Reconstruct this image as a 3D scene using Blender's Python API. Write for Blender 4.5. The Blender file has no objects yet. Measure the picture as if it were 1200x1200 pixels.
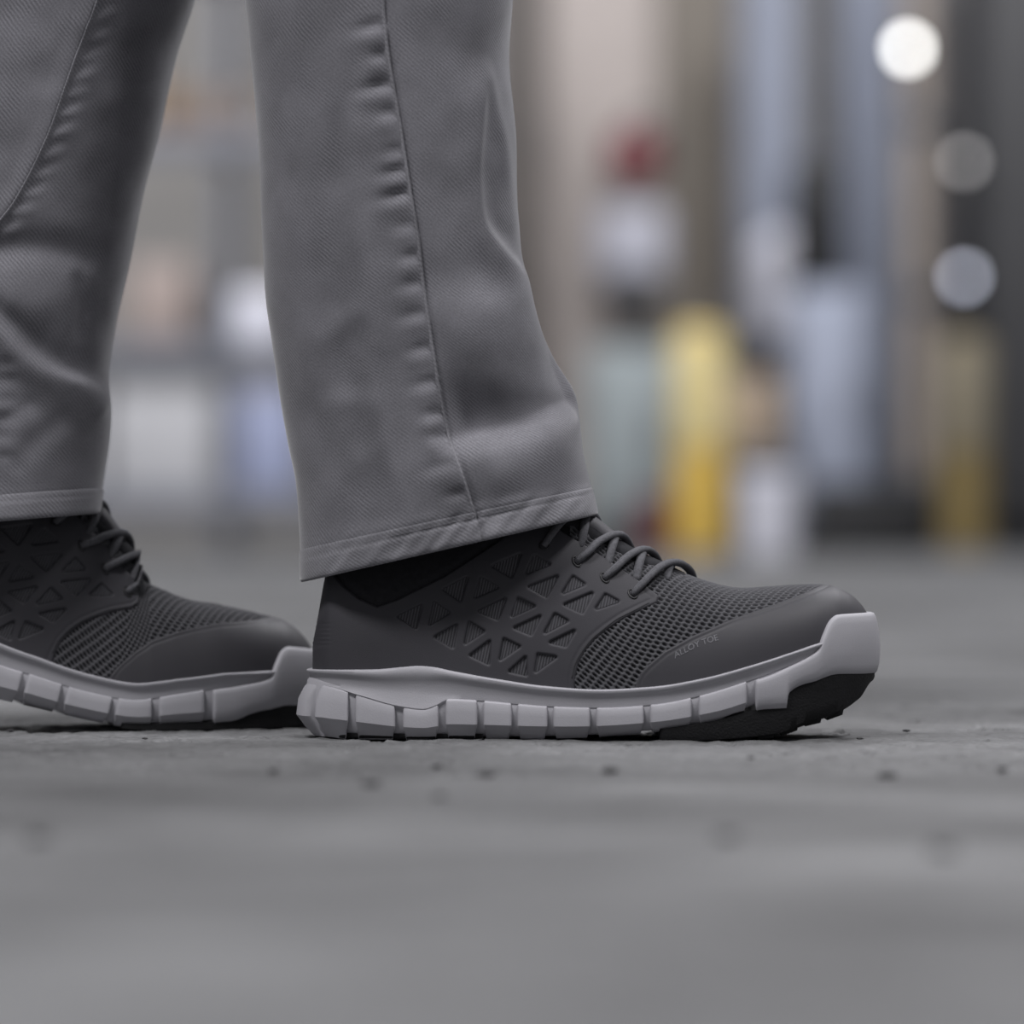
import bpy, bmesh, math, random
import numpy as np
from mathutils import Vector, Matrix

random.seed(7)
rng = np.random.default_rng(7)
sc = bpy.context.scene
COL = sc.collection

# ------------------------------------------------------------------ camera, light, exposure
FPX = 4466.0            # focal length in pixels of the 1200 px frame
D0 = 2.0                # camera to the plane of the near shoe's side
HPY = 610.0             # image row of the horizon
CAMH = 258.0 * D0 / FPX  # lens height above the floor
cam = bpy.data.cameras.new('camera')
cam.sensor_width = 36.0
cam.lens = 36.0 * FPX / 1200.0
cam.shift_y = (HPY - 600.0) / 1200.0
cam.dof.use_dof = True
cam.dof.focus_distance = 2.03
cam.dof.aperture_fstop = 3.5
cam.clip_end = 200
camo = bpy.data.objects.new('camera', cam)
camo.location = (0, -D0, CAMH)
camo.rotation_euler = (math.pi / 2, 0, 0)
COL.objects.link(camo)
sc.camera = camo

vs = sc.view_settings
vs.view_transform = 'Standard'
vs.look = 'None'
vs.gamma = 1.0
vs.use_curve_mapping = False
vs.exposure = 0.15
try:
    sc.cycles.use_denoising = True
except Exception:
    pass

world = bpy.data.worlds.new('hall_ambience')
sc.world = world
world.use_nodes = True
bgn = world.node_tree.nodes['Background']
bgn.inputs['Color'].default_value = (0.95, 0.955, 1.0, 1)
bgn.inputs['Strength'].default_value = 0.19


def area(name, loc, target, sx, sy, power, color=(1, 1, 1)):
    l = bpy.data.lights.new(name, 'AREA')
    l.shape = 'RECTANGLE'
    l.size = sx
    l.size_y = sy
    l.energy = power
    l.color = color
    o = bpy.data.objects.new(name, l)
    o.location = loc
    d = Vector(target) - Vector(loc)
    o.rotation_euler = d.to_track_quat('-Z', 'Y').to_euler()
    COL.objects.link(o)
    return o


area('high_bay_light', (-1.7, -1.9, 4.1), (0, 0, 0.1), 1.1, 0.7, 150, (1.0, 0.985, 1.0))
area('high_bay_light', (1.9, -1.3, 4.1), (0, 0, 0.1), 1.0, 0.7, 100, (1.0, 0.985, 1.0))
area('high_bay_light', (2.2, 2.8, 3.9), (0.1, 0.1, 0.1), 1.6, 0.9, 100, (0.97, 0.965, 1.0))
area('high_bay_light', (-2.0, 7.5, 5.5), (-1.0, 10.5, 0.5), 4.0, 2.0, 300, (0.97, 0.97, 1.0))
area('high_bay_light', (2.2, 7.5, 5.5), (1.5, 10.5, 0.5), 4.0, 2.0, 250, (0.97, 0.97, 1.0))


# ------------------------------------------------------------------ helpers
def tag(o, label=None, cat=None, group=None, kind=None):
    if label: o['label'] = label
    if cat: o['category'] = cat
    if group: o['group'] = group
    if kind: o['kind'] = kind
    return o


def empty(name, loc=(0, 0, 0), rz=0.0):
    o = bpy.data.objects.new(name, None)
    o.empty_display_size = 0.1
    o.location = loc
    o.rotation_euler = (0, 0, rz)
    COL.objects.link(o)
    return o


def mesh_obj(name, verts, faces, mat=None, parent=None, smooth=True, sharp=None, uv=None):
    me = bpy.data.meshes.new(name)
    V = np.asarray(verts, dtype=np.float64)
    me.from_pydata(V.tolist(), [], faces if isinstance(faces, list) else faces.tolist())
    me.update()
    if smooth:
        me.polygons.foreach_set('use_smooth', np.ones(len(me.polygons), dtype=bool))
        if sharp is not None:
            me.set_sharp_from_angle(angle=math.radians(sharp))
    if uv is not None:
        lay = me.uv_layers.new(name='UVMap')
        idx = np.empty(len(me.loops), dtype=np.int32)
        me.loops.foreach_get('vertex_index', idx)
        lay.data.foreach_set('uv', np.asarray(uv, dtype=np.float32)[idx].ravel())
    if mat: me.materials.append(mat)
    o = bpy.data.objects.new(name, me)
    COL.objects.link(o)
    if parent: o.parent = parent
    return o


def bm_obj(name, bm, mat=None, parent=None, smooth=True, sharp=35):
    me = bpy.data.meshes.new(name)
    bm.normal_update()
    bm.to_mesh(me)
    bm.free()
    if smooth:
        me.polygons.foreach_set('use_smooth', np.ones(len(me.polygons), dtype=bool))
        me.set_sharp_from_angle(angle=math.radians(sharp))
    if mat: me.materials.append(mat)
    o = bpy.data.objects.new(name, me)
    COL.objects.link(o)
    if parent: o.parent = parent
    return o


def box_bm(x0, x1, y0, y1, z0, z1, bev=0.0, seg=2, bm=None):
    new = bmesh.new()
    bmesh.ops.create_cube(new, size=1.0)
    for v in new.verts:
        v.co = Vector(((x0 + x1) / 2 + v.co.x * (x1 - x0), (y0 + y1) / 2 + v.co.y * (y1 - y0), (z0 + z1) / 2 + v.co.z * (z1 - z0)))
    if bev > 0:
        bmesh.ops.bevel(new, geom=list(new.edges), offset=bev, segments=seg, affect='EDGES', profile=0.5)
    if bm is None:
        return new
    tmp = bpy.data.meshes.new('tmp'); new.to_mesh(tmp); new.free(); bm.from_mesh(tmp); bpy.data.meshes.remove(tmp)
    return bm


def lathe_bm(profile, n=32, cx=0.0, cy=0.0):
    """profile: list of (r, z) bottom to top"""
    bm = bmesh.new()
    rings = []
    for r, z in profile:
        if r < 1e-6:
            rings.append([bm.verts.new((cx, cy, z))])
        else:
            rings.append([bm.verts.new((cx + r * math.cos(2 * math.pi * k / n), cy + r * math.sin(2 * math.pi * k / n), z)) for k in range(n)])
    for a, b in zip(rings, rings[1:]):
        for k in range(n):
            k2 = (k + 1) % n
            if len(a) == 1 and len(b) > 1:
                bm.faces.new((a[0], b[k2], b[k]))
            elif len(b) == 1 and len(a) > 1:
                bm.faces.new((a[k], a[k2], b[0]))
            elif len(a) > 1:
                bm.faces.new((a[k], a[k2], b[k2], b[k]))
    return bm


def pchip(xs, ys):
    xs = np.asarray(xs, float); ys = np.asarray(ys, float)
    h = np.diff(xs); dl = np.diff(ys) / h
    n = len(xs); d = np.zeros(n)
    for i in range(1, n - 1):
        if dl[i - 1] * dl[i] > 0:
            w1 = 2 * h[i] + h[i - 1]; w2 = h[i] + 2 * h[i - 1]
            d[i] = (w1 + w2) / (w1 / dl[i - 1] + w2 / dl[i])
    d[0] = dl[0]; d[-1] = dl[-1]

    def f(x):
        x = np.clip(np.asarray(x, float), xs[0], xs[-1])
        i = np.clip(np.searchsorted(xs, x) - 1, 0, n - 2)
        t = (x - xs[i]) / h[i]
        return ((1 + 2 * t) * (1 - t) ** 2 * ys[i] + t * (1 - t) ** 2 * h[i] * d[i]
                + t * t * (3 - 2 * t) * ys[i + 1] + t * t * (t - 1) * h[i] * d[i + 1])
    return f


def catmull(pts, per=16, closed=False):
    P = np.asarray(pts, float)
    n = len(P)
    out = []
    rngi = range(n) if closed else range(n - 1)
    for i in rngi:
        p1 = P[i]; p2 = P[(i + 1) % n]
        p0 = P[i - 1] if (closed or i > 0) else 2 * p1 - p2
        p3 = P[(i + 2) % n] if (closed or i + 2 < n) else 2 * p2 - p1
        # centripetal
        t0 = 0.0; t1 = t0 + np.linalg.norm(p1 - p0) ** 0.5 + 1e-9
        t2 = t1 + np.linalg.norm(p2 - p1) ** 0.5 + 1e-9; t3 = t2 + np.linalg.norm(p3 - p2) ** 0.5 + 1e-9
        for k in range(per):
            t = t1 + (t2 - t1) * k / per
            A1 = (t1 - t) / (t1 - t0) * p0 + (t - t0) / (t1 - t0) * p1
            A2 = (t2 - t) / (t2 - t1) * p1 + (t - t1) / (t2 - t1) * p2
            A3 = (t3 - t) / (t3 - t2) * p2 + (t - t2) / (t3 - t2) * p3
            B1 = (t2 - t) / (t2 - t0) * A1 + (t - t0) / (t2 - t0) * A2
            B2 = (t3 - t) / (t3 - t1) * A2 + (t - t1) / (t3 - t1) * A3
            out.append((t2 - t) / (t2 - t1) * B1 + (t - t1) / (t2 - t1) * B2)
    if not closed:
        out.append(P[-1])
    return np.array(out)


def sdf_poly(poly, X, Y):
    """signed distance, negative inside"""
    P = np.asarray(poly, float)
    d = np.full(X.shape, 1e18)
    s = np.ones(X.shape)
    n = len(P)
    for i in range(n):
        a = P[i]; b = P[i - 1]
        ex, ey = b - a
        wx = X - a[0]; wy = Y - a[1]
        t = np.clip((wx * ex + wy * ey) / (ex * ex + ey * ey + 1e-12), 0, 1)
        bx = wx - ex * t; by = wy - ey * t
        d = np.minimum(d, bx * bx + by * by)
        c1 = Y >= a[1]; c2 = Y < b[1]; c3 = ex * wy > ey * wx
        flip = (c1 & c2 & c3) | (~c1 & ~c2 & ~c3)
        s = np.where(flip, -s, s)
    return s * np.sqrt(d)


def dist_line(pts, X, Y):
    """distance to polyline, signed side (positive on the right of travel in image rows), parameter along it"""
    P = np.asarray(pts, float)
    best = np.full(X.shape, 1e18); side = np.zeros(X.shape); par = np.zeros(X.shape)
    acc = 0.0
    for a, b in zip(P, P[1:]):
        e = b - a; L = np.hypot(*e)
        wx = X - a[0]; wy = Y - a[1]
        t = np.clip((wx * e[0] + wy * e[1]) / (L * L), 0, 1)
        dx = wx - e[0] * t; dy = wy - e[1] * t
        d = dx * dx + dy * dy
        m = d < best
        best = np.where(m, d, best)
        side = np.where(m, np.sign(e[0] * wy - e[1] * wx), side)
        par = np.where(m, acc + t * L, par)
        acc += L
    return np.sqrt(best), side, par


def sstep(a, b, x):
    t = np.clip((x - a) / (b - a), 0, 1)
    return t * t * (3 - 2 * t)


def vnoise(X, Y, seed=0):
    """smooth value noise on arrays"""
    xi = np.floor(X).astype(np.int64); yi = np.floor(Y).astype(np.int64)
    fx = X - xi; fy = Y - yi
    fx = fx * fx * (3 - 2 * fx); fy = fy * fy * (3 - 2 * fy)

    def hsh(a, b):
        n = (a * 374761393 + b * 668265263 + seed * 974634777) & 0x7fffffff
        n = ((n ^ (n >> 13)) * 1274126177) & 0x7fffffff
        return ((n ^ (n >> 16)) & 0xffff) / 65535.0 * 2 - 1
    return (hsh(xi, yi) * (1 - fx) + hsh(xi + 1, yi) * fx) * (1 - fy) + (hsh(xi, yi + 1) * (1 - fx) + hsh(xi + 1, yi + 1) * fx) * fy


# ------------------------------------------------------------------ materials
def srgb(r, g, b):
    def f(c):
        c = c / 255.0
        return c / 12.92 if c <= 0.04045 else ((c + 0.055) / 1.055) ** 2.4
    return (f(r), f(g), f(b), 1.0)


class NT:
    def __init__(self, name):
        self.m = bpy.data.materials.new(name)
        self.m.use_nodes = True
        self.t = self.m.node_tree
        self.b = self.t.nodes['Principled BSDF']

    def n(self, kind, **kw):
        nd = self.t.nodes.new(kind)
        for k, v in kw.items():
            if k in nd.inputs.keys():
                nd.inputs[k].default_value = v
            else:
                setattr(nd, k, v)
        return nd

    def l(self, a, b):
        self.t.links.new(a, b)


def mat_simple(name, col, rough=0.6, noise=0.12, nscale=40.0, bump=0.0, bscale=200.0, metal=0.0, spec=0.5, sheen=0.0):
    k = NT(name)
    k.b.inputs['Roughness'].default_value = rough
    k.b.inputs['Metallic'].default_value = metal
    k.b.inputs['Specular IOR Level'].default_value = spec
    if sheen:
        k.b.inputs['Sheen Weight'].default_value = sheen
        k.b.inputs['Sheen Roughness'].default_value = 0.5
    tc = k.n('ShaderNodeTexCoord')
    nz = k.n('ShaderNodeTexNoise', Scale=nscale, Detail=4.0)
    k.l(tc.outputs['Object'], nz.inputs['Vector'])
    mr = k.n('ShaderNodeMapRange')
    mr.inputs['To Min'].default_value = 1 - noise
    mr.inputs['To Max'].default_value = 1 + noise
    mr.inputs['From Min'].default_value = 0.3
    mr.inputs['From Max'].default_value = 0.7
    k.l(nz.outputs['Fac'], mr.inputs['Value'])
    mx = k.n('ShaderNodeVectorMath', operation='SCALE')
    mx.inputs[0].default_value = col[:3]
    k.l(mr.outputs['Result'], mx.inputs['Scale'])
    k.l(mx.outputs['Vector'], k.b.inputs['Base Color'])
    if bump > 0:
        n2 = k.n('ShaderNodeTexNoise', Scale=bscale, Detail=3.0)
        k.l(tc.outputs['Object'], n2.inputs['Vector'])
        bp = k.n('ShaderNodeBump', Strength=bump, Distance=0.001)
        k.l(n2.outputs['Fac'], bp.inputs['Height'])
        k.l(bp.outputs['Normal'], k.b.inputs['Normal'])
    return k.m


def mat_emit(name, col, strength):
    k = NT(name)
    k.b.inputs['Base Color'].default_value = (0.8, 0.8, 0.8, 1)
    k.b.inputs['Emission Color'].default_value = col
    k.b.inputs['Emission Strength'].default_value = strength
    return k.m


def mat_floor():
    k = NT('worn_concrete')
    tc = k.n('ShaderNodeTexCoord')
    n1 = k.n('ShaderNodeTexNoise', Scale=5.5, Detail=5.0, Roughness=0.6)
    n2 = k.n('ShaderNodeTexNoise', Scale=17.0, Detail=6.0, Roughness=0.65)
    n3 = k.n('ShaderNodeTexNoise', Scale=420.0, Detail=3.0, Roughness=0.7)
    n4 = k.n('ShaderNodeTexNoise', Scale=26.0, Detail=5.0, Roughness=0.75)
    mp = k.n('ShaderNodeMapping')
    mp.inputs['Scale'].default_value = (0.6, 1.0, 1.0)
    k.l(tc.outputs['Object'], mp.inputs['Vector'])
    for n in (n1, n2, n3, n4):
        k.l(mp.outputs['Vector'], n.inputs['Vector'])
    r1 = k.n('ShaderNodeValToRGB')
    r1.color_ramp.elements[0].position = 0.32
    r1.color_ramp.elements[0].color = (0.060, 0.0605, 0.062, 1)
    r1.color_ramp.elements[1].position = 0.68
    r1.color_ramp.elements[1].color = (0.176, 0.178, 0.182, 1)
    k.l(n1.outputs['Fac'], r1.inputs['Fac'])
    m2 = k.n('ShaderNodeMapRange')
    m2.inputs['From Min'].default_value = 0.25; m2.inputs['From Max'].default_value = 0.75
    m2.inputs['To Min'].default_value = 0.72; m2.inputs['To Max'].default_value = 1.22
    k.l(n2.outputs['Fac'], m2.inputs['Value'])
    s1 = k.n('ShaderNodeVectorMath', operation='SCALE')
    k.l(r1.outputs['Color'], s1.inputs[0]); k.l(m2.outputs['Result'], s1.inputs['Scale'])
    m3 = k.n('ShaderNodeMapRange')
    m3.inputs['From Min'].default_value = 0.3; m3.inputs['From Max'].default_value = 0.7
    m3.inputs['To Min'].default_value = 0.62; m3.inputs['To Max'].default_value = 1.38
    k.l(n3.outputs['Fac'], m3.inputs['Value'])
    s2 = k.n('ShaderNodeVectorMath', operation='SCALE')
    k.l(s1.outputs['Vector'], s2.inputs[0]); k.l(m3.outputs['Result'], s2.inputs['Scale'])
    # dark pits and stains
    m4 = k.n('ShaderNodeMapRange')
    m4.inputs['From Min'].default_value = 0.30; m4.inputs['From Max'].default_value = 0.36
    m4.inputs['To Min'].default_value = 0.45; m4.inputs['To Max'].default_value = 1.0
    k.l(n4.outputs['Fac'], m4.inputs['Value'])
    s3 = k.n('ShaderNodeVectorMath', operation='SCALE')
    k.l(s2.outputs['Vector'], s3.inputs[0]); k.l(m4.outputs['Result'], s3.inputs['Scale'])
    k.l(s3.outputs['Vector'], k.b.inputs['Base Color'])
    k.b.inputs['Roughness'].default_value = 0.62
    k.b.inputs['Specular IOR Level'].default_value = 0.35
    ad = k.n('ShaderNodeMath', operation='MULTIPLY_ADD')
    ad.inputs[1].default_value = 0.25
    k.l(n3.outputs['Fac'], ad.inputs[0]); k.l(n4.outputs['Fac'], ad.inputs[2])
    bp = k.n('ShaderNodeBump', Strength=0.9, Distance=0.004)
    k.l(ad.outputs['Value'], bp.inputs['Height'])
    k.l(bp.outputs['Normal'], k.b.inputs['Normal'])
    return k.m


def mat_twill(name, col):
    """UV in design units (1/2233 m)"""
    k = NT(name)
    uv = k.n('ShaderNodeUVMap')
    sp = k.n('ShaderNodeSeparateXYZ')
    k.l(uv.outputs['UV'], sp.inputs[0])
    # wobble
    nz = k.n('ShaderNodeTexNoise', Scale=0.06, Detail=3.0)
    k.l(uv.outputs['UV'], nz.inputs['Vector'])
    # diagonal coordinate: ribs run down to the right
    d1 = k.n('ShaderNodeMath', operation='MULTIPLY'); d1.inputs[1].default_value = 0.68
    k.l(sp.outputs['X'], d1.inputs[0])
    d2 = k.n('ShaderNodeMath', operation='MULTIPLY'); d2.inputs[1].default_value = 0.73
    k.l(sp.outputs['Y'], d2.inputs[0])
    dd = k.n('ShaderNodeMath', operation='ADD')
    k.l(d1.outputs[0], dd.inputs[0]); k.l(d2.outputs[0], dd.inputs[1])
    wob = k.n('ShaderNodeMath', operation='MULTIPLY_ADD'); wob.inputs[1].default_value = 3.0
    k.l(nz.outputs['Fac'], wob.inputs[0]); k.l(dd.outputs[0], wob.inputs[2])
    fr = k.n('ShaderNodeMath', operation='MULTIPLY'); fr.inputs[1].default_value = 2 * math.pi / 3.9
    k.l(wob.outputs[0], fr.inputs[0])
    sn = k.n('ShaderNodeMath', operation='SINE'); k.l(fr.outputs[0], sn.inputs[0])
    # fade of the ribs in worn patches
    n2 = k.n('ShaderNodeTexNoise', Scale=0.02, Detail=3.0)
    k.l(uv.outputs['UV'], n2.inputs['Vector'])
    fd = k.n('ShaderNodeMapRange')
    fd.inputs['From Min'].default_value = 0.35; fd.inputs['From Max'].default_value = 0.65
    fd.inputs['To Min'].default_value = 0.04; fd.inputs['To Max'].default_value = 0.24
    k.l(n2.outputs['Fac'], fd.inputs['Value'])
    am = k.n('ShaderNodeMath', operation='MULTIPLY'); k.l(sn.outputs[0], am.inputs[0]); k.l(fd.outputs['Result'], am.inputs[1])
    # grain of yarn
    n3 = k.n('ShaderNodeTexNoise', Scale=0.45, Detail=2.0)
    k.l(uv.outputs['UV'], n3.inputs['Vector'])
    g3 = k.n('ShaderNodeMapRange')
    g3.inputs['From Min'].default_value = 0.3; g3.inputs['From Max'].default_value = 0.7
    g3.inputs['To Min'].default_value = 0.84; g3.inputs['To Max'].default_value = 1.16
    k.l(n3.outputs['Fac'], g3.inputs['Value'])
    # broad wash fading
    n4 = k.n('ShaderNodeTexNoise', Scale=0.012, Detail=3.0)
    k.l(uv.outputs['UV'], n4.inputs['Vector'])
    g4 = k.n('ShaderNodeMapRange')
    g4.inputs['From Min'].default_value = 0.3; g4.inputs['From Max'].default_value = 0.7
    g4.inputs['To Min'].default_value = 0.82; g4.inputs['To Max'].default_value = 1.18
    k.l(n4.outputs['Fac'], g4.inputs['Value'])
    s = k.n('ShaderNodeMath', operation='MULTIPLY'); k.l(g3.outputs['Result'], s.inputs[0]); k.l(g4.outputs['Result'], s.inputs[1])
    s2 = k.n('ShaderNodeMath', operation='ADD'); k.l(s.outputs[0], s2.inputs[0]); k.l(am.outputs[0], s2.inputs[1])
    mx = k.n('ShaderNodeVectorMath', operation='SCALE')
    mx.inputs[0].default_value = col[:3]
    k.l(s2.outputs[0], mx.inputs['Scale'])
    k.l(mx.outputs['Vector'], k.b.inputs['Base Color'])
    bp = k.n('ShaderNodeBump', Strength=0.25, Distance=0.0004)
    k.l(am.outputs[0], bp.inputs['Height'])
    k.l(bp.outputs['Normal'], k.b.inputs['Normal'])
    k.b.inputs['Roughness'].default_value = 0.9
    k.b.inputs['Specular IOR Level'].default_value = 0.15
    k.b.inputs['Sheen Weight'].default_value = 0.35
    k.b.inputs['Sheen Roughness'].default_value = 0.4
    return k.m


def mat_rib(name, col):
    k = NT(name)
    uv = k.n('ShaderNodeUVMap')
    sp = k.n('ShaderNodeSeparateXYZ'); k.l(uv.outputs['UV'], sp.inputs[0])
    a = k.n('ShaderNodeMath', operation='MULTIPLY_ADD'); a.inputs[1].default_value = 0.22
    k.l(sp.outputs['Y'], a.inputs[0]); k.l(sp.outputs['X'], a.inputs[2])
    f = k.n('ShaderNodeMath', operation='MULTIPLY'); f.inputs[1].default_value = 2 * math.pi / 3.3
    k.l(a.outputs[0], f.inputs[0])
    s = k.n('ShaderNodeMath', operation='SINE'); k.l(f.outputs[0], s.inputs[0])
    mr = k.n('ShaderNodeMapRange')
    mr.inputs['From Min'].default_value = -1; mr.inputs['From Max'].default_value = 1
    mr.inputs['To Min'].default_value = 0.62; mr.inputs['To Max'].default_value = 1.3
    k.l(s.outputs[0], mr.inputs['Value'])
    mx = k.n('ShaderNodeVectorMath', operation='SCALE'); mx.inputs[0].default_value = col[:3]
    k.l(mr.outputs['Result'], mx.inputs['Scale'])
    k.l(mx.outputs['Vector'], k.b.inputs['Base Color'])
    bp = k.n('ShaderNodeBump', Strength=0.5, Distance=0.0006)
    k.l(s.outputs[0], bp.inputs['Height']); k.l(bp.outputs['Normal'], k.b.inputs['Normal'])
    k.b.inputs['Roughness'].default_value = 0.8
    k.b.inputs['Specular IOR Level'].default_value = 0.2
    return k.m


def mat_mesh(name, col, dark):
    """knit: yarn colour, backing colour where the mesh opens (point attribute 'open')"""
    k = NT(name)
    at = k.n('ShaderNodeAttribute'); at.attribute_name = 'open'
    mx = k.n('ShaderNodeMix'); mx.data_type = 'RGBA'
    mx.inputs['A'].default_value = col; mx.inputs['B'].default_value = dark
    k.l(at.outputs['Fac'], mx.inputs['Factor'])
    tc = k.n('ShaderNodeTexCoord')
    nz = k.n('ShaderNodeTexNoise', Scale=900.0, Detail=2.0)
    k.l(tc.outputs['Object'], nz.inputs['Vector'])
    mr = k.n('ShaderNodeMapRange'); mr.inputs['To Min'].default_value = 0.75; mr.inputs['To Max'].default_value = 1.25
    k.l(nz.outputs['Fac'], mr.inputs['Value'])
    s = k.n('ShaderNodeVectorMath', operation='SCALE')
    k.l(mx.outputs['Result'], s.inputs[0]); k.l(mr.outputs['Result'], s.inputs['Scale'])
    k.l(s.outputs['Vector'], k.b.inputs['Base Color'])
    k.b.inputs['Roughness'].default_value = 0.8
    k.b.inputs['Specular IOR Level'].default_value = 0.25
    return k.m


M = {}
M['floor'] = mat_floor()
M['cage'] = mat_simple('charcoal_film_overlay', (0.040, 0.039, 0.0455, 1), rough=0.62, noise=0.06, nscale=30, bump=0.15, bscale=2500, spec=0.35)
M['toe'] = mat_simple('charcoal_toe_overlay', (0.039, 0.038, 0.044, 1), rough=0.55, noise=0.06, nscale=30, bump=0.12, bscale=2500, spec=0.4)
M['lining'] = mat_simple('dark_lining_fabric', (0.014, 0.014, 0.016, 1), rough=0.9, noise=0.2, nscale=300, bump=0.3, bscale=1800, spec=0.15)
M['collar'] = mat_simple('dark_collar_fabric', (0.022, 0.022, 0.025, 1), rough=0.9, noise=0.15, nscale=300, bump=0.3, bscale=1800, spec=0.15)
M['knit'] = mat_mesh('grey_open_knit', (0.072, 0.072, 0.079, 1), (0.018, 0.018, 0.021, 1))
M['rib'] = mat_rib('ribbed_mesh', (0.07, 0.0695, 0.077, 1))
M['lace'] = mat_simple('grey_cord', (0.10, 0.10, 0.11, 1), rough=0.85, noise=0.2, nscale=700, bump=0.5, bscale=2200, spec=0.2)
M['foam'] = mat_simple('pale_grey_foam', (0.35, 0.346, 0.372, 1), rough=0.6, noise=0.05, nscale=25, bump=0.12, bscale=1500, spec=0.35)
M['rubber'] = mat_simple('black_rubber', (0.007, 0.007, 0.008, 1), rough=0.7, noise=0.2, nscale=200, bump=0.4, bscale=900, spec=0.25)
M['print'] = mat_simple('grey_print', (0.16, 0.16, 0.175, 1), rough=0.6, noise=0.3, nscale=900)
M['eyelet'] = mat_simple('black_eyelet', (0.01, 0.01, 0.012, 1), rough=0.5)
M['thread'] = mat_simple('charcoal_thread', (0.028, 0.028, 0.032, 1), rough=0.9)
M['twill'] = mat_twill('grey_twill', (0.165, 0.163, 0.179, 1))
M['wear'] = mat_twill('grey_twill_hem', (0.195, 0.193, 0.21, 1))

# ------------------------------------------------------------------ floor
def floor_mesh():
    # broad slab around a finely chipped patch where the walker stands
    xa, xb, ya, yb = -0.42, 0.42, -0.30, 0.55
    gx = np.arange(xa, xb + 1e-9, 0.0030); gy = np.arange(ya, yb + 1e-9, 0.0034)
    Xg, Yg = np.meshgrid(gx, gy, indexing='ij')
    h = 0.0009 * vnoise(Xg / 0.011, Yg / 0.02, 51) + 0.0006 * vnoise(Xg / 0.006, Yg / 0.008, 52) + 0.0006 * vnoise(Xg / 0.04, Yg / 0.05, 53)
    chips = vnoise(Xg / 0.022, Yg / 0.034, 54) + 0.5 * vnoise(Xg / 0.008, Yg / 0.012, 55)
    h -= 0.0022 * sstep(0.55, 0.75, chips)
    h -= 0.0004
    edge = np.minimum(np.minimum(Xg - gx[0], gx[-1] - Xg), np.minimum(Yg - gy[0], gy[-1] - Yg))
    h = np.minimum(h, 0.0) * sstep(0, 0.05, edge)
    V = np.stack([Xg, Yg, h], 2).reshape(-1, 3)
    nx_, ny_ = Xg.shape
    I = np.arange(nx_ * ny_).reshape(nx_, ny_)
    F = np.stack([I[:-1, :-1], I[1:, :-1], I[1:, 1:], I[:-1, 1:]], -1).reshape(-1, 4).tolist()
    n0 = len(V)
    O = [(-14, -6, 0), (14, -6, 0), (14, 14.2, 0), (-14, 14.2, 0), (-14, -6, -.05), (14, -6, -.05), (14, 14.2, -.05), (-14, 14.2, -.05)]
    V = np.vstack([V, O])
    a, b, c, d_ = (n0 + k for k in range(4))
    F += [tuple([a, b] + list(I[::-1, 0])), tuple([b, c] + list(I[-1, ::-1])), tuple([c, d_] + list(I[:, -1])), tuple([d_, a] + list(I[0, :]))]
    F += [(n0 + 4, n0 + 7, n0 + 6, n0 + 5), (n0, n0 + 4, n0 + 5, n0 + 1), (n0 + 1, n0 + 5, n0 + 6, n0 + 2), (n0 + 2, n0 + 6, n0 + 7, n0 + 3), (n0 + 3, n0 + 7, n0 + 4, n0)]
    return V, F


_v, _f = floor_mesh()
fl = mesh_obj('floor', _v, _f, M['floor'], smooth=False)
tag(fl, 'grey worn concrete floor with dark pits and stains', 'floor', kind='structure')

# ------------------------------------------------------------------ shoes (design unit = 1/2233 m)
U = 1.0 / 2233.0
AX = 0.05      # depth of the near shoe's centre line


def kk(y):
    return (D0 + AX + y * U) / D0


def des(px, py, y=-85.0):
    """photo pixel of the near shoe's side at depth y -> design x, z"""
    k = kk(y)
    return (np.asarray(px, float) - 600.0) * k + 239.0, 258.0 + (HPY - np.asarray(py, float)) * k


def pix(x, y, z):
    k = kk(y)
    return 600.0 + (x - 239.0) / k, HPY - (z - 258.0) / k


def curve_px(pts, y=-85.0):
    p = np.asarray(pts, float)
    x, z = des(p[:, 0], p[:, 1], y)
    return pchip(x, z)


LAT = [(-6, 0), (-2, 26), (12, 50), (40, 67), (100, 79), (180, 83), (260, 86), (340, 95), (420, 108), (480, 112), (540, 107), (590, 94), (630, 73), (660, 46), (675, 22), (680, 0)]
MED = [(-6, 0), (-2, 25), (12, 47), (40, 63), (100, 74), (180, 72), (260, 70), (340, 78), (420, 93), (480, 100), (540, 99), (590, 88), (630, 69), (660, 43), (675, 20), (680, 0)]

RIM_TOP = curve_px([(355, 787), (365, 786.5), (400, 786), (439, 785.5), (470, 783), (490, 781.6), (505, 782.5), (532, 787.6), (580, 796), (640, 804.5), (700, 808), (767, 804), (822, 794.5), (877, 780), (932, 763), (961, 754), (990, 748), (1040, 745)])
RIM_BOT = curve_px([(350, 802), (363, 803), (390, 807), (420, 815), (470, 828), (496, 831), (512, 826), (526, 820), (560, 821.5), (600, 825), (640, 828), (700, 829.5), (767, 825), (822, 814), (877, 797), (932, 777), (961, 767), (1040, 760)])
BLK_BOT = curve_px([(340, 838), (350, 840), (358, 856), (373, 863.5), (394, 867.5), (500, 868), (657, 866), (767, 858), (840, 847), (899, 833), (921, 833), (923.5, 815), (957, 801), (987, 796), (1023, 797), (1045, 797)])
BUMP_TOP = curve_px([(860, 798), (882, 796), (930, 778), (950, 768), (959, 761), (966, 745), (977, 727), (987, 721), (1000, 720), (1040, 719)])
OUT_BOT = curve_px([(740, 868), (800, 868), (877, 864), (930, 855), (936, 851), (976, 840), (1012, 822), (1027, 803), (1045, 795)])
BLK_BOT_FLAT = curve_px([(340, 838), (350, 840), (358, 856), (373, 863.5), (394, 867.5), (500, 868), (657, 866), (767, 858), (840, 848), (899, 836), (912, 831), (935, 816), (957, 806), (987, 799), (1023, 797), (1045, 797)])
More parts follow.
